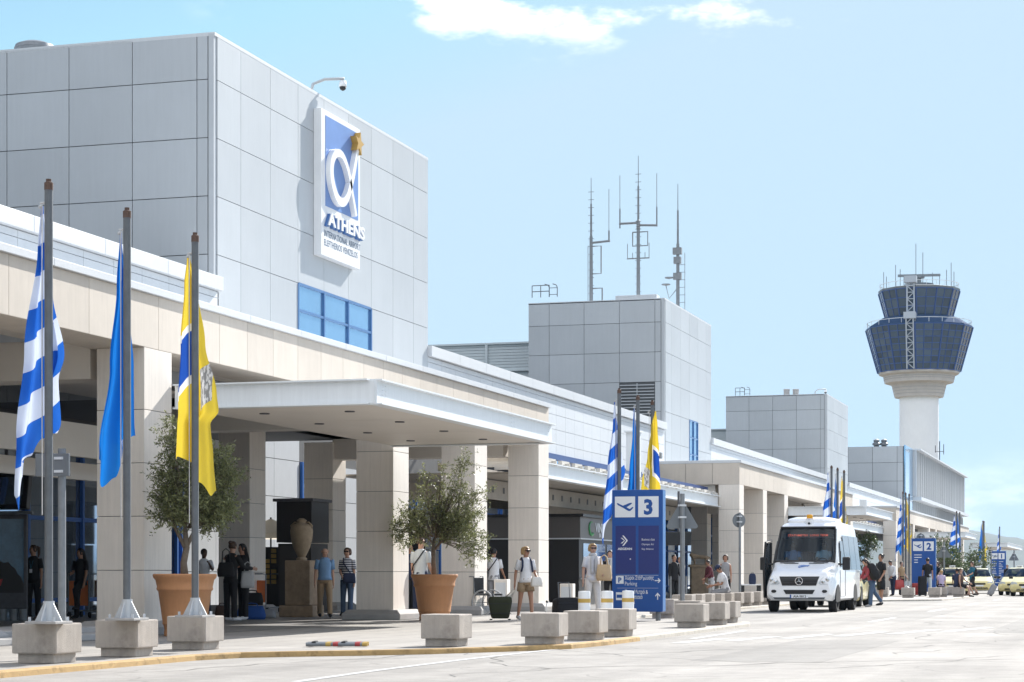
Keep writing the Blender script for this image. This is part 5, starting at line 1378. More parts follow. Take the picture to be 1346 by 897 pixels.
_, J = person(691, 43.8, 1.60, 16, 'blond woman in a white shirt and tan shorts pulling a green case', dict(hl=10, hr=-10, kr=14, ar=16, fr=-8, el=55, al=14, il=5, head=28), ('c_white','short',.90), ('shorts','c_khaki',.50), ('blond','bob'), 'skint', 'c_lgrey', glasses=True, female=True, extra=[('strap',('c_navy',True))])
soft_bag((J['handl'].x-.04, J['handl'].y-.02, J['handl'].z-.10), YAW+.5, .26, .20, .1, 'c_cream', 'small cream bag held by the woman in tan shorts', 'hand_bag')
x, y = at(657.5, 43.9); tgc = suitcase((x, y, PV), YAW, .52, .52, .30, 'c_olive', 'dark green soft suitcase pulled by the woman in shorts', 0, False, taper=.72)
mb = MB(); hp = J['handr']-Vector((x,y,PV)); hp = Matrix.Rotation(-YAW,3,'Z') @ hp
mb.tube([(.12,.0,.5),(hp.x-.03,hp.y,hp.z-.02),(hp.x+.02,hp.y,hp.z)], .010, 6); mb.tube([(.2,.0,.5),(hp.x+.05,hp.y,hp.z-.02),(hp.x+.02,hp.y,hp.z)], .010, 6); random.seed(5)
for k in range(7): a0 = random.uniform(0,6.28); mb.tube([(.14+.1*cos(a0),.06*sin(a0),.5),(.16+.13*cos(a0+1),.05*sin(a0+1),.58),(.16+.1*cos(a0+2),.05,.5)], .012, 5)
mb.build('rope_handle', M['c_cream'], tgc, smooth=True)
_, J = person(731, 72, 1.64, 120, 'woman in a light blue dress reaching up at the dark kiosk', dict(fl=125, el=15, fr=80, er=40), ('c_sky','none',.90), ('dress','c_sky',.55), ('blond','bob'), 'skin', 'c_white', female=True)
_, J = person(779, 46.5, 1.70, 14, 'blond woman in white with a patterned scarf and sunglasses', dict(hl=8, hr=-6, el=75, il=15, fl=-5, al=14, ar=14, nod=6), ('c_white','short',.88), ('trousers','c_cream',1), ('blond','bob'), 'skin', 'c_cream', glasses=True, female=True, extra=[('scarf',('c_lgrey',))])
x, y = at(794, 46.3); soft_bag((x, y, .93), YAW-.3, .34, .36, .16, 'c_straw', 'straw shoulder bag on the arm of the woman in white', handle=.22)
x, y = at(746, 46.6); suitcase((x, y, PV), YAW+.4, .62, .46, .36, 'c_black', 'black soft suitcase leaning towards the woman in white', -8, True, taper=1.12)
person(802, 60, 1.70, -10, 'man in a dark jacket and pale scarf behind the woman in white', dict(el=60, er=60), ('c_black','long',.80), ('trousers','c_black',1), ('brown','short'), 'skin', extra=[('scarf',('c_lgrey',))])
X955 = -12.0; Y955 = on_x(953, -12.0)
_, J = person(0, 0, 1.74, -78, 'man in a white shirt and dark cap sitting on a block reading', dict(hl=80, hr=84, kl=82, kr=80, fl=28, el=70, fr=28, er=62, il=15, ir=15, lean=16, nod=22), ('c_white','short',.86), ('trousers','c_grey',1), ('black','cap'), 'skint', seat=.44, xy=(X955+.02, Y955))
t = thing('brochure', 'white brochure held by the man sitting on the block', 'paper', ((J['handl']+J['handr'])/2), YAW); mb = MB(); mb.obox((-.02,0,.05), (.22,.15,.006), Matrix.Rotation(R(25),3,'Y')); mb.obox((-.02,.0,.06), (.20,.14,.004), Matrix.Rotation(R(32),3,'Y')); mb.build('page', M['signwhite'], t)
person(953.5, 68, 1.66, -10, 'brown haired woman in a dark top behind the seated man', dict(el=30), ('c_grey','none',.86), ('trousers','c_black',1), ('brown','bob'), 'skint', female=True)
person(935, 76, 1.56, -70, 'person in dark red stooping beside the statue pedestal', dict(lean=14, fl=30, el=40, fr=20), ('c_wine','long',.86), ('trousers','c_lgrey',1), ('black','short'), 'skint')
person(886, 70, 1.68, 35, 'dark clothed person by the queue posts, right behind the 3 sign', dict(el=40), ('c_black','long',.8), ('trousers','c_black',1), ('black','short'), 'skint')
person(894, 72, 1.62, -40, 'grey clothed person by the queue posts, near the triangle sign', dict(el=70, fl=20), ('c_grey','short',.86), ('trousers','c_black',1), ('blond','bob'), 'skin', female=True)
_, J = person(1146, 68, 1.66, -72, 'woman in a red top and jeans leaning in at the yellow taxi', dict(lean=22, fl=45, el=35, fr=40, er=30, hl=12, kl=8, hr=-22, kr=18, nod=10), ('c_red','long',.90), ('trousers','c_jean',1), ('black','long'), 'skin', 'c_grey', z0=0, female=True)
x, y = at(1151.5, 67.8); bpk = backpack((x, y, .92), YAW-R(72), 'c_black', 'large black backpack on the woman in the red top', 1.15); bpk.rotation_euler = (R(22), 0, YAW-R(72))
person(1158, 71.5, 1.80, -62, 'man with a topknot in black shirt and shorts behind the woman in red', dict(hl=6, hr=-8, el=40, er=30), ('c_black','short',.86), ('shorts','c_black',.9), ('black','bun'), 'skint', 'c_black', z0=0)
_, J = person(1174, 98, 1.74, -50, 'man in a white shirt and navy trousers with a red bag', dict(lean=16, fl=20, el=50, fr=0, er=10, nod=14, hl=10, hr=-8), ('c_white','long',.86), ('trousers','c_navy',1), ('black','short'), 'skint')
x, y = at(1182.5, 97); soft_bag((x, y, .38), YAW, .42, .46, .25, 'redp', 'red shopping bag hanging from the man in the white shirt', 'shopping_bag', 'bag', .12)
person(1185, 101, 1.66, 40, 'dark haired person between the flagpoles left of the 2 sign', dict(el=40), ('c_tan','short',.86), ('trousers','c_black',1), ('black','short'), 'skin')
person(1219.5, 97, 1.80, 165, 'man in a black shirt and pale trousers seen from behind', dict(head=15, el=10, al=12), ('c_black','short',.86), ('trousers','c_pale',1), ('black','short'), 'skint', 'c_white')
person(1231.5, 99, 1.66, -60, 'woman with tied hair in black beside the man in pale trousers', dict(el=50), ('c_black','short',.86), ('trousers','c_black',1), ('brown','pony'), 'skin', female=True)
person(1237.5, 93.5, 1.5, 170, 'fair haired person in lilac sitting on a block, seen from behind', dict(hl=85, hr=85, kl=85, kr=85, fl=25, fr=25, el=40), ('c_lilac','short',.86), ('trousers','c_black',1), ('blond','short'), 'skin', seat=.46, female=True)
person(1258, 94.4, 1.66, 165, 'person in a navy top sitting on a block with back turned', dict(hl=85, hr=85, kl=85, kr=85, fl=25, fr=25, el=40), ('c_navy','short',.86), ('trousers','c_navy',1), ('black','short'), 'skint', seat=.46)
person(1263, 94.3, 1.64, 60, 'bare armed person sitting right of the one in navy', dict(hl=85, hr=80, kl=60, kr=70, fl=30, el=30), ('c_brown','none',.86), ('shorts','c_black',.8), ('brown','short'), 'skin', seat=.46)
_, J = person(1278, 105, 1.82, -72, 'man in a teal shirt and dark shorts walking with a grey case', dict(hl=26, kl=8, hr=-20, kr=16, fl=25, el=45, fr=-28, er=10), ('c_teal','short',.86), ('shorts','c_black',.98), ('brown','short'), 'skin', 'c_brown', z0=0)
x, y = at(1280.5, 105); backpack((x, y, 1.0), YAW-R(72), 'c_black', 'black backpack on the walking man in teal')
x, y = at(1300, 104); suitcase((x, y, 0.02), YAW+R(90), .40, .62, .26, 'c_grey', 'grey suitcase rolling behind the man in teal', 28, True)
person(1324, 140, 1.72, -30, 'distant person in dark clothes right of the blue 1 sign', dict(el=30), ('c_black','long',.84), ('trousers','c_black',1), ('black','short'), 'skin')
x, y = at(1205, 97.5); suitcase((x, y, PV), YAW, .45, .62, .28, 'redp', 'red suitcase standing before the blue 2 sign', 0, False)
x, y = at(1212.5, 96.5); suitcase((x, y, PV), YAW, .40, .95, .28, 'c_black', 'tall dark suitcase between the red one and the man in black', 0, False)
for px, d, m, lab, w, h in ((331, 46.5, 'c_black', 'black holdall on top of the pile of bags by the inner pillar', .5, .28),(330, 45.4, 'c_cobalt', 'blue holdall on the floor by the inner pillar', .62, .30),(348, 46.8, 'c_grey', 'flat grey bag on the floor right of the blue holdall', .5, .2),(292, 45.5, 'c_brown', 'orange brown bag behind the first pot', .3, .3)):
    x, y = at(px, d); soft_bag((x, y, PV+(.30 if m == 'c_black' else 0)), YAW, w, h, .3, m, lab, 'holdall', 'bag', .06)
# ================================================================= vehicles
def sect(y, zb, zt, wb, wm, wt, zm, r=.12):
    """closed cross-section ring of a vehicle body at station y (half widths at sill, belt and roof)"""
    pts = [(0,zb),(wb*.55,zb),(wb*.93,zb),(wb,zb+.06),(wm*.995,(zb+zm)*.5),(wm,zm),((wm*.45+wt*.55),zm+(zt-zm)*.55),(wt,zt-r),(wt-r*.25,zt-r*.35),(wt-r,zt-r*.05),(wt*.5,zt+.0),(0,zt+.005)]
    ring = [(x,y,z) for x,z in pts]; return ring + [(-x,y,z) for x,z in pts[-2:0:-1]]
def wheel(parent, x, y, r, w, s, name='wheel'):
    mb = MB(); prof = [(r*.62,-w/2),(r*.93,-w/2),(r,-w/2+.03),(r,w/2-.03),(r*.93,w/2),(r*.62,w/2)]
    mb.loft([[(x+t*1.0, y+q*cos(2*pi*j/28), r+q*sin(2*pi*j/28)) for j in range(28)] for q, t in prof]); o = mb.build('wheel', M['tyre'], parent, smooth=True, angle=40)
    mb = MB(); fx = x+s*w/2
    mb.loft([[(fx-s*dx, y+q*cos(2*pi*j/24), r+q*sin(2*pi*j/24)) for j in range(24)] for q, dx in ((r*.64,.0),(r*.60,.03),(r*.3,.04),(r*.22,.0),(r*.05,-.005))])
    mb.build('rim', M['rim'], o, smooth=True, angle=40); return o
# ---- the white minibus: nose towards the camera
BX, BY = -9.1, 57.7
V_ = thing('minibus', 'white airport shuttle minibus with red letters on its destination display', 'minibus', (BX, BY, 0), R(0))
zb = .34
st = [sect(.02,.40,.92,.76,.86,.80,.62,.08), sect(.10,.34,1.06,.86,.93,.84,.62,.10), sect(.35,.32,1.20,.95,.97,.84,.75,.12), sect(.80,.32,1.34,.985,.985,.86,.9,.12), sect(1.02,.32,1.45,.99,.99,.88,1.0,.10),
      sect(1.25,.32,1.77,.99,.99,.87,1.1,.10), sect(1.50,.32,2.13,.99,.99,.85,1.15,.12), sect(1.72,.32,2.44,.99,.99,.83,1.2,.14), sect(1.92,.32,2.58,.99,.99,.82,1.2,.17), sect(2.4,.32,2.64,.99,.99,.82,1.2,.18), sect(4,.32,2.65,.99,.99,.82,1.2,.18), sect(5.75,.34,2.63,.98,.98,.82,1.2,.2), sect(5.92,.40,2.5,.93,.93,.78,1.2,.2)]
mb = MB(); n = len(st[0]); ws = []
o0 = 0
for r_ in st: mb.v += r_
for i in range(len(st)-1):
    for j in range(n):
        k = (j+1) % n; f = [i*n+j, i*n+k, (i+1)*n+k, (i+1)*n+j]
        top = j in (8,9,10,11,12,13)
        sidew = j in (5,6,15,16) and 2 <= 0
        if 4 <= i <= 6 and top: ws.append(f); continue
        mb.f.append(f); mb.m.append(0)
mb.f.append(list(range(n))[::-1]); mb.m.append(0); mb.f.append([(len(st)-1)*n+j for j in range(n)]); mb.m.append(0)
allv = list(mb.v); mb_faces = [list(f) for f in mb.f]
body = mb.build('body', M['vanwhite'], V_, smooth=True, angle=32)
g = MB(); g.v = allv; g.f = ws; g.m = [0]*len(ws); g.build('windscreen', M['glassv'], V_, smooth=True)
# black surround of the windscreen
mb = MB()
edge_l = [Vector(st[i][8]) for i in (4,5,6,7)]
for s in (1,-1):
    mb.tube([Vector((p.x*s, p.y-.004, p.z)) for p in edge_l], .032, 6)
mb.tube([Vector((x*.86, 1.02-.01, 1.45+.008)) for x in (-1,-.5,0,.5,1)], .035, 6); mb.tube([Vector((x*.80, 1.72-.012, 2.44)) for x in (-1,0,1)], .04, 6)
mb.build('windscreen_seal', M['black'], V_)
# cabin: floor, dashboard, seats, driver sign
mb = MB(); mb.box((-.9,1.1,.7),(.9,5.7,.74)); mb.box((-.85,1.12,1.0),(.85,1.5,1.25)); 
for x in (-.5,.5):
    for y in (2.1,3.2,4.2,5.1): mb.box((x-.27,y,.8),(x+.27,y+.12,1.75)); mb.box((x-.27,y-.45,.8),(x+.27,y,1.2))
mb.build('cabin', M['cabin'], V_, bevel=.02)
mb = MB(); mb.tube([( .42+.19*cos(a), 1.62+.10*sin(a)*.5, 1.36+.19*sin(a)) for a in [2*pi*k/20 for k in range(21)]], .018, 6); mb.build('steering_wheel', M['black'], V_)
mb = MB(); mb.obox((0,1.72,2.22), (1.5,.03,.24), Matrix.Rotation(R(-34),3,'X')); mb.build('display_housing', M['black'], V_)
M['led'] = mat('red_led', (.35,.03,.02), .5, emit=((1,.12,.06),.5))
mb = MB(); RX = Matrix.Rotation(R(-34),3,'X')
text_mesh(mb, 'STATHMEYSH  LONG TERM', .10, lambda u, v, t: Vector((0,1.70,2.215)) + RX @ Vector((u, -.022, v-.045)), 0, align='CENTER', sx=.95, bold=.001)
mb.build('display_text', M['led'], V_)
# glass in front of the display slopes with the windscreen, the text reads through it
mb = MB()
def onfront(pts, y, t=.02): mb.prism_f(pts, lambda u, v, q: (u, y-q, v), 0, t)
# grille, lamps and plates follow the nose surface
from mathutils.bvhtree import BVHTree
bvh = BVHTree.FromPolygons([Vector(p) for p in allv], mb_faces)
def nose(u, v, q=0):
    hit = bvh.ray_cast(Vector((u, -3, v)), Vector((0, 1, 0)))
    y = hit[0].y if hit[0] is not None else .5
    return (u, min(y, .9)-q, v)
def band(z0, z1, w0, w1, q, n=14):
    rings = []
    for i in range(n+1):
        f = i/n*2-1
        fr = [nose(f*(w0+(w1-w0)*k/6), z0+(z1-z0)*k/6, q) for k in range(7)]
        rings.append(fr + [(p[0], p[1]+.06, p[2]) for p in (fr[6], fr[0])])
    return rings
mb.loft(band(.76,1.02,.48,.57,.012)); mb.build('grille', M['black'], V_)
mb = MB()
for z in (.835,.945): mb.loft(band(z,z+.007,.47,.53,.02))
mb.build('grille_bar', M['galvd'], V_)
mb = MB(); rr = .105; c = nose(0,.89,.03)
mb.loft([[(c[0]+(rr+a)*cos(2*pi*j/24), c[1]-b, c[2]+(rr+a)*sin(2*pi*j/24)) for j in range(24)] for a, b in ((-.008,.0),(.008,.0),(.008,.014),(-.008,.014),(-.008,0))], cap=False)
for k in range(3):
    a = pi/2+k*2*pi/3; mb.tube([(c[0],c[1]-.01,c[2]),(c[0]+rr*cos(a),c[1]-.008,c[2]+rr*sin(a))], [.016,.006], 6)
mb.build('badge', M['chrome'], V_)
mb = MB(); mb.loft(band(.52,.64,.38,.45,.012)); mb.build('air_intake', M['black'], V_)
mb = MB(); mb.loft(band(.37,.43,.70,.74,.014)); mb.build('bumper_lip', M['sgrey'], V_)
for s in (1,-1):
    mb = MB(); pts = [(.55,.82),(.60,.79),(.82,.79),(.89,.84),(.91,.98),(.90,1.08),(.80,1.10),(.70,1.02),(.60,.92)]
    mb.loft([[nose(s*u,v,.014) if q else nose(s*u,v,-.05) for u, v in pts] for q in (0,1)]); hl = mb.build('headlight', M['lamp'], V_, bevel=.008)
    mb = MB(); 
    for u, v, r_ in ((.68,.87,.05),(.80,.93,.06)):
        p = nose(s*u, v, .022); mb.ball(p, (r_,.02,r_), 12, 8)
    mb.build('reflector', M['chrome'], hl)
    mb = MB(); p = nose(s*.72,.60,.012); mb.ball(p,(.075,.02,.045),12,8); mb.build('fog_lamp', M['black'], V_)
    # mirrors on black arms
    mb = MB(); mb.box((s*1.0-.02,1.18,1.32),(s*1.0+.02,1.24,1.75)) if s > 0 else None
    mb.tube([(s*.95,1.2,1.38),(s*1.12,1.12,1.36)], .03, 6); arm = mb.build('mirror', M['black'], V_, bevel=.004)
    mb = MB(); mb.box((s*1.08,1.02,1.20),(s*1.30,1.14,1.58)); mb.build('mirror_shell', M['black'], arm, bevel=.04)
    mb = MB(); mb.tube([(s*.58,.90,1.40),(s*.15,.86,1.40)], .012, 5); mb.build('wiper', M['black'], V_)
mb = MB(); mb.loft(band(.405,.505,.26,.26,.022)); npl = mb.build('number_plate', M['signwhite'], V_)
mb = MB(); text_mesh(mb, 'AIA·5812', .095, lambda u, v, t: nose(u+.02, .42+v, .0235), 0, align='CENTER', bold=.002); mb.build('plate_text', M['black'], npl)
mb = MB(); mb.loft([[nose(-.26,.405,.0232),nose(-.22,.405,.0232),nose(-.22,.505,.0232),nose(-.26,.505,.0232)],[nose(-.26,.405,.0242),nose(-.22,.405,.0242),nose(-.22,.505,.0242),nose(-.26,.505,.0242)]]); mb.build('plate_band', M['signblue'], npl)
# small emblem on the bonnet
mb = MB()
def bonnet(u, v): return (u, .35+(v)*.45, 1.21+v*.145+.008)
for a0, a1 in ((0,4.2),(.6,3.9)):
    r_ = .11 if a0 == 0 else .06; mb.tube([bonnet(.02+r_*1.2*cos(a0+(a1-a0)*k/12), .6+r_*2.2*sin(a0+(a1-a0)*k/12)) for k in range(13)], .01, 4)
mb.tube([bonnet(-.1,.4), bonnet(.18,.85)], .012, 4); mb.build('emblem', M['logoblue'], V_)
mb = MB()
for s in (-1,1): mb.obox((s*.48,.93,1.415),(.42,.05,.012), Matrix.Rotation(R(12),3,'X'))
mb.build('bonnet_vent', M['galvd'], V_)
# bonnet shut line and door seams
mb = MB()
for s in (1,-1):
    mb.tube([(s*.995,y,z) for y,z in ((1.28,.45),(1.28,1.2))], .006, 4); mb.tube([(s*.997,2.35,.45),(s*.997,2.35,1.2)], .006, 4); mb.tube([(s*.998,1.28,.45),(s*.998,2.35,.45)], .006, 4)
mb.build('door_seam', M['galvd'], V_)
# side windows: one dark band split by pillars
for s in (1,-1):
    for y0, y1, zlo in ((1.42,2.25,1.30),(2.36,3.55,1.22),(3.6,4.75,1.22),(4.8,5.7,1.22)):
        mb = MB()
        def sx(z): 
            f = max(0, (z-1.2)/(2.46-1.2)); return s*(.99-(.99-.845)*f*1.0)
        za, zb2 = zlo, 2.22 if y0 > 1.5 else 2.05
        ya_top = y0 + (.30 if y0 < 1.5 else 0)
        q = [(y0,za),(y1,za),(y1,zb2),(ya_top,zb2)]
        mb.loft([[(sx(z)+s*.012,y,z) for y,z in q],[(sx(z)+s*.024,y,z) for y,z in q]]); mb.build('side_window', M['sidewin'], V_)
# roof unit, beacon, lamps
mb = MB(); rings = []
for y, w, h_ in ((1.98,.45,.02),(2.08,.62,.10),(2.3,.70,.15),(3.6,.70,.16),(3.8,.6,.04)):
    rings.append([(x*w, y, 2.6+h_*(1-(abs(x))**6*.6)+.02) for x in (-1,-.9,-.6,-.2,.2,.6,.9,1)]+[(w,y,2.56),(-w,y,2.56)])
mb.loft(rings); mb.build('roof_unit', M['vanwhite'], V_, smooth=True, angle=40)
mb = MB(); mb.lathe([(.10,2.68),(.10,2.71)], (0,2.0,0), 14); mb.build('beacon_base', M['white'], V_)
mb = MB(); mb.lathe([(.09,2.71),(.095,2.80),(.07,2.83),(.02,2.835)], (0,2.0,0), 14); mb.build('beacon', M['amber'], V_, smooth=True, angle=40)
mb = MB(); mb.box((-.09,1.86,2.55),(.09,1.98,2.67)); mb.build('roof_camera', M['white'], V_, bevel=.02); mb = MB(); mb.ball((0,1.855,2.57),.035,10,8); mb.build('roof_camera_eye', M['black'], V_)
for y, x in ((.86,1),(.86,-1),(4.62,1),(4.62,-1)): wheel(V_, x*.86, y, .345, .23, x)
for x in (1,-1): 
    wheel(V_, x*.60, 4.62, .345, .22, x)
    for y in (.86,4.62): MB().loft([[(x*(.90+dx), y+.45*cos(pi*j/14), .345+.45*sin(pi*j/14)) for j in range(15)]+[(x*(.90+dx),y-.45,.3),(x*(.90+dx),y+.45,.3)] for dx in (0,.0925)]).build('wheel_arch', M['tyre'], V_)
# folded-out passenger door on the kerb side
dr = MB(); dr.tube([(-1.06,1.30,.42),(-1.14,.92,.42),(-1.16,.90,1.2),(-1.12,.98,2.0),(-1.02,1.36,2.06)], .04, 6); dr.tube([(-1.06,1.30,.42),(-1.03,1.34,2.0)], .04, 6)
do = dr.build('door', M['black'], V_); mb = MB(); mb.loft([[(-1.06,1.28,.44),(-1.14,.94,.44),(-1.15,.93,1.2),(-1.11,1.0,1.98),(-1.03,1.33,1.98)],[(-1.075,1.28,.44),(-1.155,.94,.44),(-1.165,.93,1.2),(-1.125,1.0,1.98),(-1.045,1.33,1.98)]]); mb.build('door_glass', M['glassv'], do)
MR = Matrix.Rotation(0,3,'Z')
for sx_, lab, top, hm in ((.42,'driver in a white shirt at the wheel of the minibus','c_white','black'),(-.48,'grey haired passenger behind the windscreen of the minibus','c_blue','grey')):
    p = Vector((BX,BY,0)) + MR @ Vector((sx_, 2.0, 0))
    person(0, 0, 1.70, -12, lab, dict(hl=80, hr=80, kl=80, kr=80, fl=45, fr=45, el=25, er=25, il=8, ir=8), (top,'short',.86), ('trousers','c_navy',1), (hm,'short'), 'skint', z0=.74, seat=.42, xy=(p.x, p.y))
# ---- yellow taxis
def taxi_proto():
    t = thing('taxi', 't', 'taxi')
    st = [sect(.0,.30,.58,.62,.72,.60,.45,.06), sect(.10,.22,.72,.78,.84,.70,.5,.08), sect(.45,.2,.82,.86,.89,.74,.55,.09), sect(1.05,.2,.93,.88,.90,.76,.6,.08), sect(1.25,.2,.98,.88,.90,.76,.65,.07),
          sect(1.65,.2,1.22,.88,.90,.68,.72,.07), sect(2.05,.2,1.42,.88,.90,.60,.80,.09), sect(2.6,.2,1.48,.88,.90,.58,.85,.10), sect(3.2,.2,1.44,.88,.90,.58,.85,.10), sect(3.75,.22,1.22,.88,.90,.64,.8,.08), sect(4.1,.25,1.02,.87,.89,.74,.75,.08), sect(4.5,.28,.96,.82,.85,.72,.7,.10), sect(4.58,.34,.80,.76,.8,.7,.6,.06)]
    mb = MB(); n = len(st[0]); 
    for r_ in st: mb.v += r_
    ws = []; sd = []
    for i in range(len(st)-1):
        for j in range(n):
            k = (j+1) % n; f = [i*n+j,i*n+k,(i+1)*n+k,(i+1)*n+j]
            if i in (4,5) and j in (8,9,10,11,12,13): ws.append(f); continue
            if i in (8,9) and j in (8,9,10,11,12,13): ws.append(f); continue
            if i in (5,6,7,8) and j in (5,6,15,16): sd.append(f); continue
            mb.f.append(f); mb.m.append(0)
    mb.f.append(list(range(n))[::-1]); mb.m.append(0); mb.f.append([(len(st)-1)*n+j for j in range(n)]); mb.m.append(0)
    av = list(mb.v); mb.build('body', M['taxi'], t, smooth=True, angle=35)
    g = MB(); g.v = av; g.f = ws; g.m = [0]*len(ws); g.build('windscreen', M['glassv'], t, smooth=True)
    g = MB(); g.v = av; g.f = sd; g.m = [0]*len(sd); g.build('side_window', M['sidewin'], t, smooth=True, angle=20)
    mb = MB(); mb.box((-.8,1.3,.3),(.8,4.2,.45)); mb.box((-.75,1.35,.6),(.75,1.7,.9))
    for x in (-.38,.38):
        for y in (2.4,3.4): mb.box((x-.25,y,.45),(x+.25,y+.12,1.15))
    mb.build('cabin', M['dark'], t, bevel=.02)
    for s in (1,-1):
        mb = MB(); q = [(.44,.60),(.74,.56),(.80,.66),(.74,.74),(.5,.70)]
        mb.loft([[(s*u, .02+abs(u)**3*.22-d_, v) for u, v in q] for d_ in (-.03,.03)]); mb.build('headlight', M['lamp'], t, bevel=.008)
        mb = MB(); mb.box((s*.90,1.42,.88),(s*1.10,1.54,1.02)); mb.build('mirror', M['black'], t, bevel=.03)
        mb = MB(); mb.box((s*.895,1.9,.86),(s*.905,2.9,.875)); mb.build('door_strip', M['black'], t)
    mb = MB(); mb.box((-.36,-.012,.52),(.36,.04,.62)); mb.box((-.5,.0,.28),(.5,.06,.38)); mb.build('grille', M['black'], t, bevel=.008)
    mb = MB(); mb.box((-.25,-.022,.42),(.25,-.010,.51)); mb.build('number_plate', M['signwhite'], t)
    mb = MB(); mb.box((-.16,2.2,1.475),(.16,2.32,1.60)); rs = mb.build('roof_sign', M['signwhite'], t, bevel=.02)
    mb = MB(); text_mesh(mb, 'TAXI', .10, lambda u, v, q: (u, 2.197, 1.50+v), 0, align='CENTER', bold=.003); mb.build('sign_text', M['black'], rs)
    for y in (.85,3.62):
        for s in (1,-1): wheel(t, s*.79, y, .31, .2, s)
    for s in (1,-1):
        for y in (.85,3.62): MB().loft([[(s*(.80+dx), y+.38*cos(pi*j/14), .31+.38*sin(pi*j/14)) for j in range(15)]+[(s*(.80+dx),y-.38,.24),(s*(.80+dx),y+.38,.24)] for dx in (0,.102)]).build('wheel_arch', M['tyre'], t)
    return t
tx = taxi_proto(); first = True
for px, d, rz, lab in ((1140, 66.5, 2, 'yellow taxi half hidden behind the white minibus'),(1253, 110, 6, 'yellow taxi behind the seated people on the far island'),(1287, 118, 6, 'yellow taxi right of the man in teal'),(1333, 108, -4, 'yellow taxi at the right edge with its headlights on the road'),(1349, 103, -6, 'yellow taxi cut by the right picture edge')):
    x, y = at(px, d); 
    if px == 1140: x, y = -9.62, 68.0
    if first: tx.location = (x,y,0); tx.rotation_euler = (0,0,R(rz)); tag(tx, lab, 'taxi', 'yellow taxis'); first = False
    else: dup(tx, (x,y,0), R(rz), lab, 'yellow taxis')
# ================================================================= small things under the canopies
def place(name, label, cat, px, d, rz=YAW, z=PV):
    x, y = at(px, d); return thing(name, label, cat, (x, y, z), rz)
# lit poster case and the screen above it
t = place('poster_case', 'glass poster case with a sea and island picture at the left edge', 'poster case', 12, 44.3)
M['poster'] = mat('sea_poster', (.03,.10,.17), .25, var=.6, scale=2.2, coat=.4)
mb = MB(); mb.box((-.55,-.06,.25),(.40,.06,2.30)); mb.build('case', M['galvd'], t, bevel=.02); mb = MB(); mb.box((-.5,-.064,.6),(.33,-.058,2.2)); ps = mb.build('poster', M['poster'], t)
mb = MB(); mb.prism_f([(-.5,1.0),(-.44,1.12),(-.36,1.15),(-.30,1.26),(-.2,1.30),(-.1,1.24),(.0,1.27),(.06,1.18),(.15,1.13),(.2,1.0),(.27,.95),(.33,.8),(.33,.6),(-.5,.6)], lambda u, v, q: (u,-.066-q,v), 0, .002); mb.build('picture_rock', M['dark'], ps)
mb = MB(); mb.prism_f([(-.5,.86),(-.12,.9),(-.16,.76),(-.25,.7),(-.5,.68)], lambda u, v, q: (u,-.070-q,v), 0, .002); mb.build('picture_boat', M['redp'], ps)
mb = MB(); 
for x in (-.4,-.15,.1,.3): mb.lathe([(.09,0),(.10,.25)], (x,0,0), 12)
mb.build('foot', M['galv'], t)
t = place('hanging_screen', 'black tilted display screen above the poster case', 'screen', 14, 43.5, YAW-R(15), 0)
mb = MB(); mb.obox((-.05,0,2.85),(1.0,.18,.80),Matrix.Rotation(R(-10),3,'X')); sc_ = mb.build('housing', M['black'], t, bevel=.02)
mb = MB(); mb.obox((-.02,-.093,2.85),(.72,.006,.6),Matrix.Rotation(R(-10),3,'X')); mb.build('glass_front', M['glassd'], t)
mb = MB(); mb.tube([(-.1,0,3.2),(-.1,.0,4.3)], .04, 8); mb.build('hanger', M['galvd'], t); mb = MB(); mb.tube([(-.8,-.05,2.38),(.55,-.05,2.38)], .035, 8); mb.build('rail', M['galv'], t)
def trolley(px, d, rz, label):
    t = place('luggage_trolley', label, 'luggage trolley', px, d, rz)
    mb = MB()
    for s in (-.25,.25): mb.tube([(s,-.4,.15),(s,.45,.15),(s,.45,1.0),(s*.8,.55,1.02)], .018, 6)
    mb.tube([(-.2,.55,1.02),(.2,.55,1.02)], .022, 6); mb.tube([(-.25,-.4,.15),(.25,-.4,.15)], .018, 6)
    mb.build('frame', M['galv'], t)
    mb = MB(); mb.box((-.24,.40,.28),(.24,.43,.85)); mb.build('panel', M['orange'], t, bevel=.01)
    mb = MB(); mb.box((-.15,.385,.36),(.1,.398,.46)); mb.build('panel_print', M['black'], t)
    mb = MB()
    for s in (-.25,.25):
        for y in (-.35,.4): mb.loft([[(s+dx, y+.07*cos(2*pi*j/12), .07+.07*sin(2*pi*j/12)) for j in range(12)] for dx in (-.02,.02)])
    mb.build('wheels', M['tyre'], t); return t
trolley(113, 47.5, YAW+R(170), 'luggage trolley with an orange panel behind the woman resting her foot')
trolley(353, 53, YAW+R(150), 'luggage trolley with an orange panel left of the urn')
trolley(366, 56, YAW+R(190), 'orange panelled luggage trolley farther back left of the dark cabinet')
# dark cabinet by the urn
def cabinet(px, d, w, h, label, x0=0):
    t = place('dark_cabinet', label, 'cabinet', px, d, 0)
    mb = MB(); mb.box((-w/2,0,0),(w/2,1.2,h*.62)); mb.build('lower_body', M['kiosk'], t, bevel=.01); mb = MB(); mb.box((-w/2-.03,-.03,h*.63),(w/2+.03,1.2,h)); mb.build('upper_body', M['kiosk'], t, bevel=.01)
    mb = MB(); mb.box((-w/2-.1,-.12,h),(w/2+.1,1.25,h+.08)); mb.build('top_lip', M['galvd'], t); mb = MB(); mb.box((-w/2+.05,-.01,.1),(w/2-.05,0.01,h*.6)); mb.build('door', M['dark'], t); return t
cabinet(387, 54.5, .95, 2.95, 'tall dark cabinet behind the urn'); cabinet(538, 56.5, .9, 2.7, 'tall dark cabinet behind the man in the pale polo')
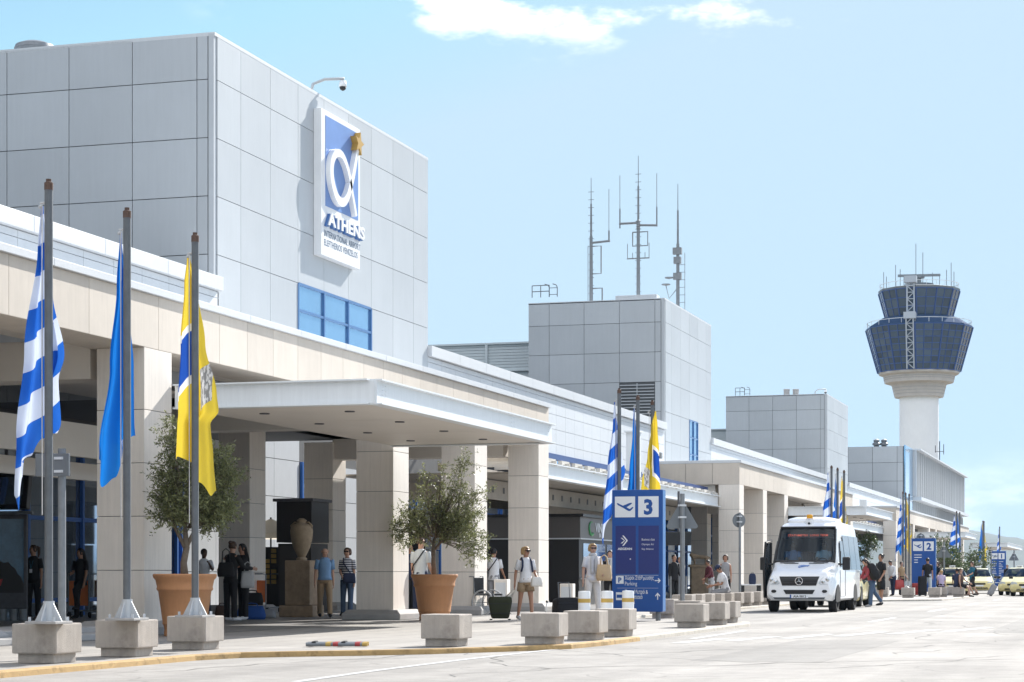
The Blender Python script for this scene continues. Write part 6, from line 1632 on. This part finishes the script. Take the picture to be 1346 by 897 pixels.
# kiosk under the steel canopy
X0, Y0 = -17.6, on_x(761, -17.6)
t = thing('kiosk', 'dark brown shop kiosk with green and white lettering on its fascia', 'kiosk', (X0, Y0, PV))
mb = MB(); mb.box((-3.2,0,0),(-.0,5.5,2.2)); mb.build('walls', M['kiosk'], t); mb = MB(); mb.box((-3.25,-.06,2.22),(.06,5.56,2.92)); mb.build('fascia', M['kiosk2'] if 'kiosk2' in M else mat('kiosk_fascia', (.10,.09,.085), .4, var=.05), t, bevel=.01)
mb = MB(); mb.box((-3.4,-.2,2.92),(.2,5.7,3.02)); mb.build('roof_edge', M['black'], t); mb = MB(); mb.box((-3.3,-.09,2.18),(.09,5.6,2.22)); mb.build('trim', M['coping'], t)
mb = MB(); mb.box((-1.9,-.02,1.0),(-1.0,.01,2.0)); mb.build('front_window', M['glassw'], t)
for k in range(3):
    mb = MB(); mb.box((-.01,.5+k*1.6,.95),(.02,1.8+k*1.6,2.05)); mb.build('side_window', M['glassd'], t)
mb = MB(); text_mesh(mb, 'VINT', .42, lambda u, v, q: (.075, 1.9+u*1.25, 2.46+v), 0, bold=.01); text_mesh(mb, 'IN', .2, lambda u, v, q: (.075, 2.4+u, 2.28+v), 0, bold=.006); mb.build('lettering', M['signwhite'], t)
M['green'] = mat('logo_green', (.05,.30,.10), .5)
mb = MB(); mb.tube([(.075, 1.35+.3*cos(a), 2.57+.22*sin(a)) for a in [R(60+i*24) for i in range(11)]], [.01+.012*i/10*4 for i in range(11)], 6); mb.build('swirl', M['green'], t)
mb = MB(); mb.box((0,.2,.85),(.35,5.3,.9)); mb.build('counter', M['coping'], t)
# beige boxes, low post, cafe parasol, stand, table
for px, d, w, h, lab in ((660, 51.5, .34, .88, 'beige service box left of the woman in shorts'),(746, 56, .36, .75, 'beige service box left of the woman in white')):
    t = place('service_box', lab, 'utility box', px, d, YAW*.3); mb = MB(); mb.box((-w/2,-.2,0),(w/2,.2,h)); mb.build('case', M['pillar'], t, bevel=.015); mb = MB(); mb.box((-w/2+.04,-.21,.08),(w/2-.04,-.195,h-.08)); mb.build('door', M['coping'], t)
t = place('water_tap', 'small metal tap post at the foot of the third pillar', 'tap', 717.5, 54.5); MB().tube([(0,0,0),(.02,0,.24),(.10,0,.25)], .02, 8).build('pipe', M['white'], t, smooth=True)
MB().ball((.03,0,.28),.035,8,6).build('knob', M['black'], t)
t = place('parasol', 'cream cafe parasol under the canopy left of the dark cabinet', 'parasol', 356, 57)
mb = MB(); mb.loft([[(r_*cos(2*pi*j/8+pi/8), r_*sin(2*pi*j/8+pi/8), z) for j in range(8)] for r_, z in ((1.0,2.0),(1.0,2.15),(.04,2.55))], cap=False); mb.build('canopy', M['parasolc'], t)
MB().tube([(0,0,0),(0,0,2.6)], .025, 8).build('pole', M['galvd'], t)
MB().lathe([(.3,0),(.3,.06),(.05,.1)], n=16).build('base', M['plinth'], t)
t = place('magazine_stand', 'yellow and black magazine stand under the parasol', 'stand', 356, 55.5, YAW)
mb = MB(); mb.box((-.2,-.02,.0),(.2,.12,1.75)); mb.build('frame', M['black'], t)
mb = MB(); random.seed(3)
for k in range(7):
    for j in range(2): 
        if random.random() < .8: mb.box((-.17+j*.18,-.03,.75+k*.14),(-.03+j*.18,-.022,.86+k*.14))
mb.build('magazine', M['yellowp'], t)
t = place('side_table', 'white table with dark legs behind the minibus door', 'table', 986.5, 74); mb = MB(); mb.box((-.36,-.3,.62),(.36,.3,.66)); mb.build('table_top', M['white'], t, bevel=.008)
for x in (-.3,.3): MB().box((x-.05,-.25,0),(x+.05,.25,.62)).build('leg', M['black'], t)
x, y = at(989, 74); backpack((x, y, PV+.66), YAW, 'c_navy', 'dark backpack standing on the white table', .8)
t = place('hanging_screen', 'small black screen hanging behind the triangle road sign', 'screen', 892, 68, YAW, 0); mb = MB(); mb.box((-.42,-.08,2.05),(.42,.08,2.5)); mb.build('housing', M['black'], t, bevel=.02); mb = MB(); mb.tube([(0,0,2.5),(0,0,3.85)], .04, 8); mb.build('hanger', M['galvd'], t)
for i, px in enumerate((881.5, 893, 902)):
    t = place('queue_post', 'slim grey queue post between the 3 sign and the statue', 'queue post', px, 64+i); t['group'] = 'grey queue posts'
    MB().tube([(0,0,0),(0,0,.95)], .03, 8).lathe([(.16,0),(.16,.03)], n=14).build('post', M['galv'], t)
# wheelchair waiting beside the second pillar
t = place('wheelchair', 'folded grey wheelchair between the second and third pillars', 'wheelchair', 641, 50.5, YAW+R(60))
for s in (-.25,.25):
    mb = MB(); mb.tube([(s,.30*cos(a),.31+.30*sin(a)) for a in [2*pi*k/28 for k in range(29)]], .02, 6); w_ = mb.build('wheel', M['c_lgrey'], t, smooth=True)
    mb = MB(); 
    for k in range(6): mb.tube([(s,0,.31),(s,.3*cos(k*pi/3),.31+.3*sin(k*pi/3))], .005, 4)
    mb.build('spokes', M['galv'], w_)
mb = MB()
for s in (-.22,.22): mb.tube([(s,.25,.5),(s,.27,.95),(s,.4,.95)], .015, 6); mb.tube([(s,.25,.5),(s,-.3,.5),(s,-.45,.12)], .015, 6)
mb.build('frame', M['galv'], t); mb = MB(); mb.box((-.22,-.28,.48),(.22,.25,.53)); mb.box((-.22,.24,.53),(.22,.28,.92)); mb.build('seat', M['c_black'], t, bevel=.01)
# barrier pole lying on the kerb
P0 = Vector((*gp(402, 850.5, PV), PV)); P1_ = Vector((*gp(480, 850.5, PV), PV))
t = thing('barrier_pole', 'grey barrier pole with red and yellow bands lying near the kerb', 'barrier', ((P0+P1_)/2)); dv = (P1_-P0); ln = dv.length; t.rotation_euler = (0,0,math.atan2(dv.y,dv.x))
for i in range(2):
    yy = i*.28; mb = MB(); mb.tube([(-ln/2,yy,.035),(ln/2,yy,.035)], .027, 8); pr = mb.build('pole', M['galv'], t, smooth=True, angle=40)
    for k, (x, m) in enumerate(((-.1,'yellowp'),(0.0,'redp'),(.3,'redp'),(.40,'yellowp'))): MB().tube([(x-.035,yy,.035),(x+.035,yy,.035)], .0285, 8).build('band', M[m], pr)
mb = MB(); mb.box((-ln/2+.08,-.03,.055),(-ln/2+.14,.31,.075)); mb.box((.08,-.03,.055),(.14,.31,.075)); mb.build('bracket', M['black'], t, bevel=.01)
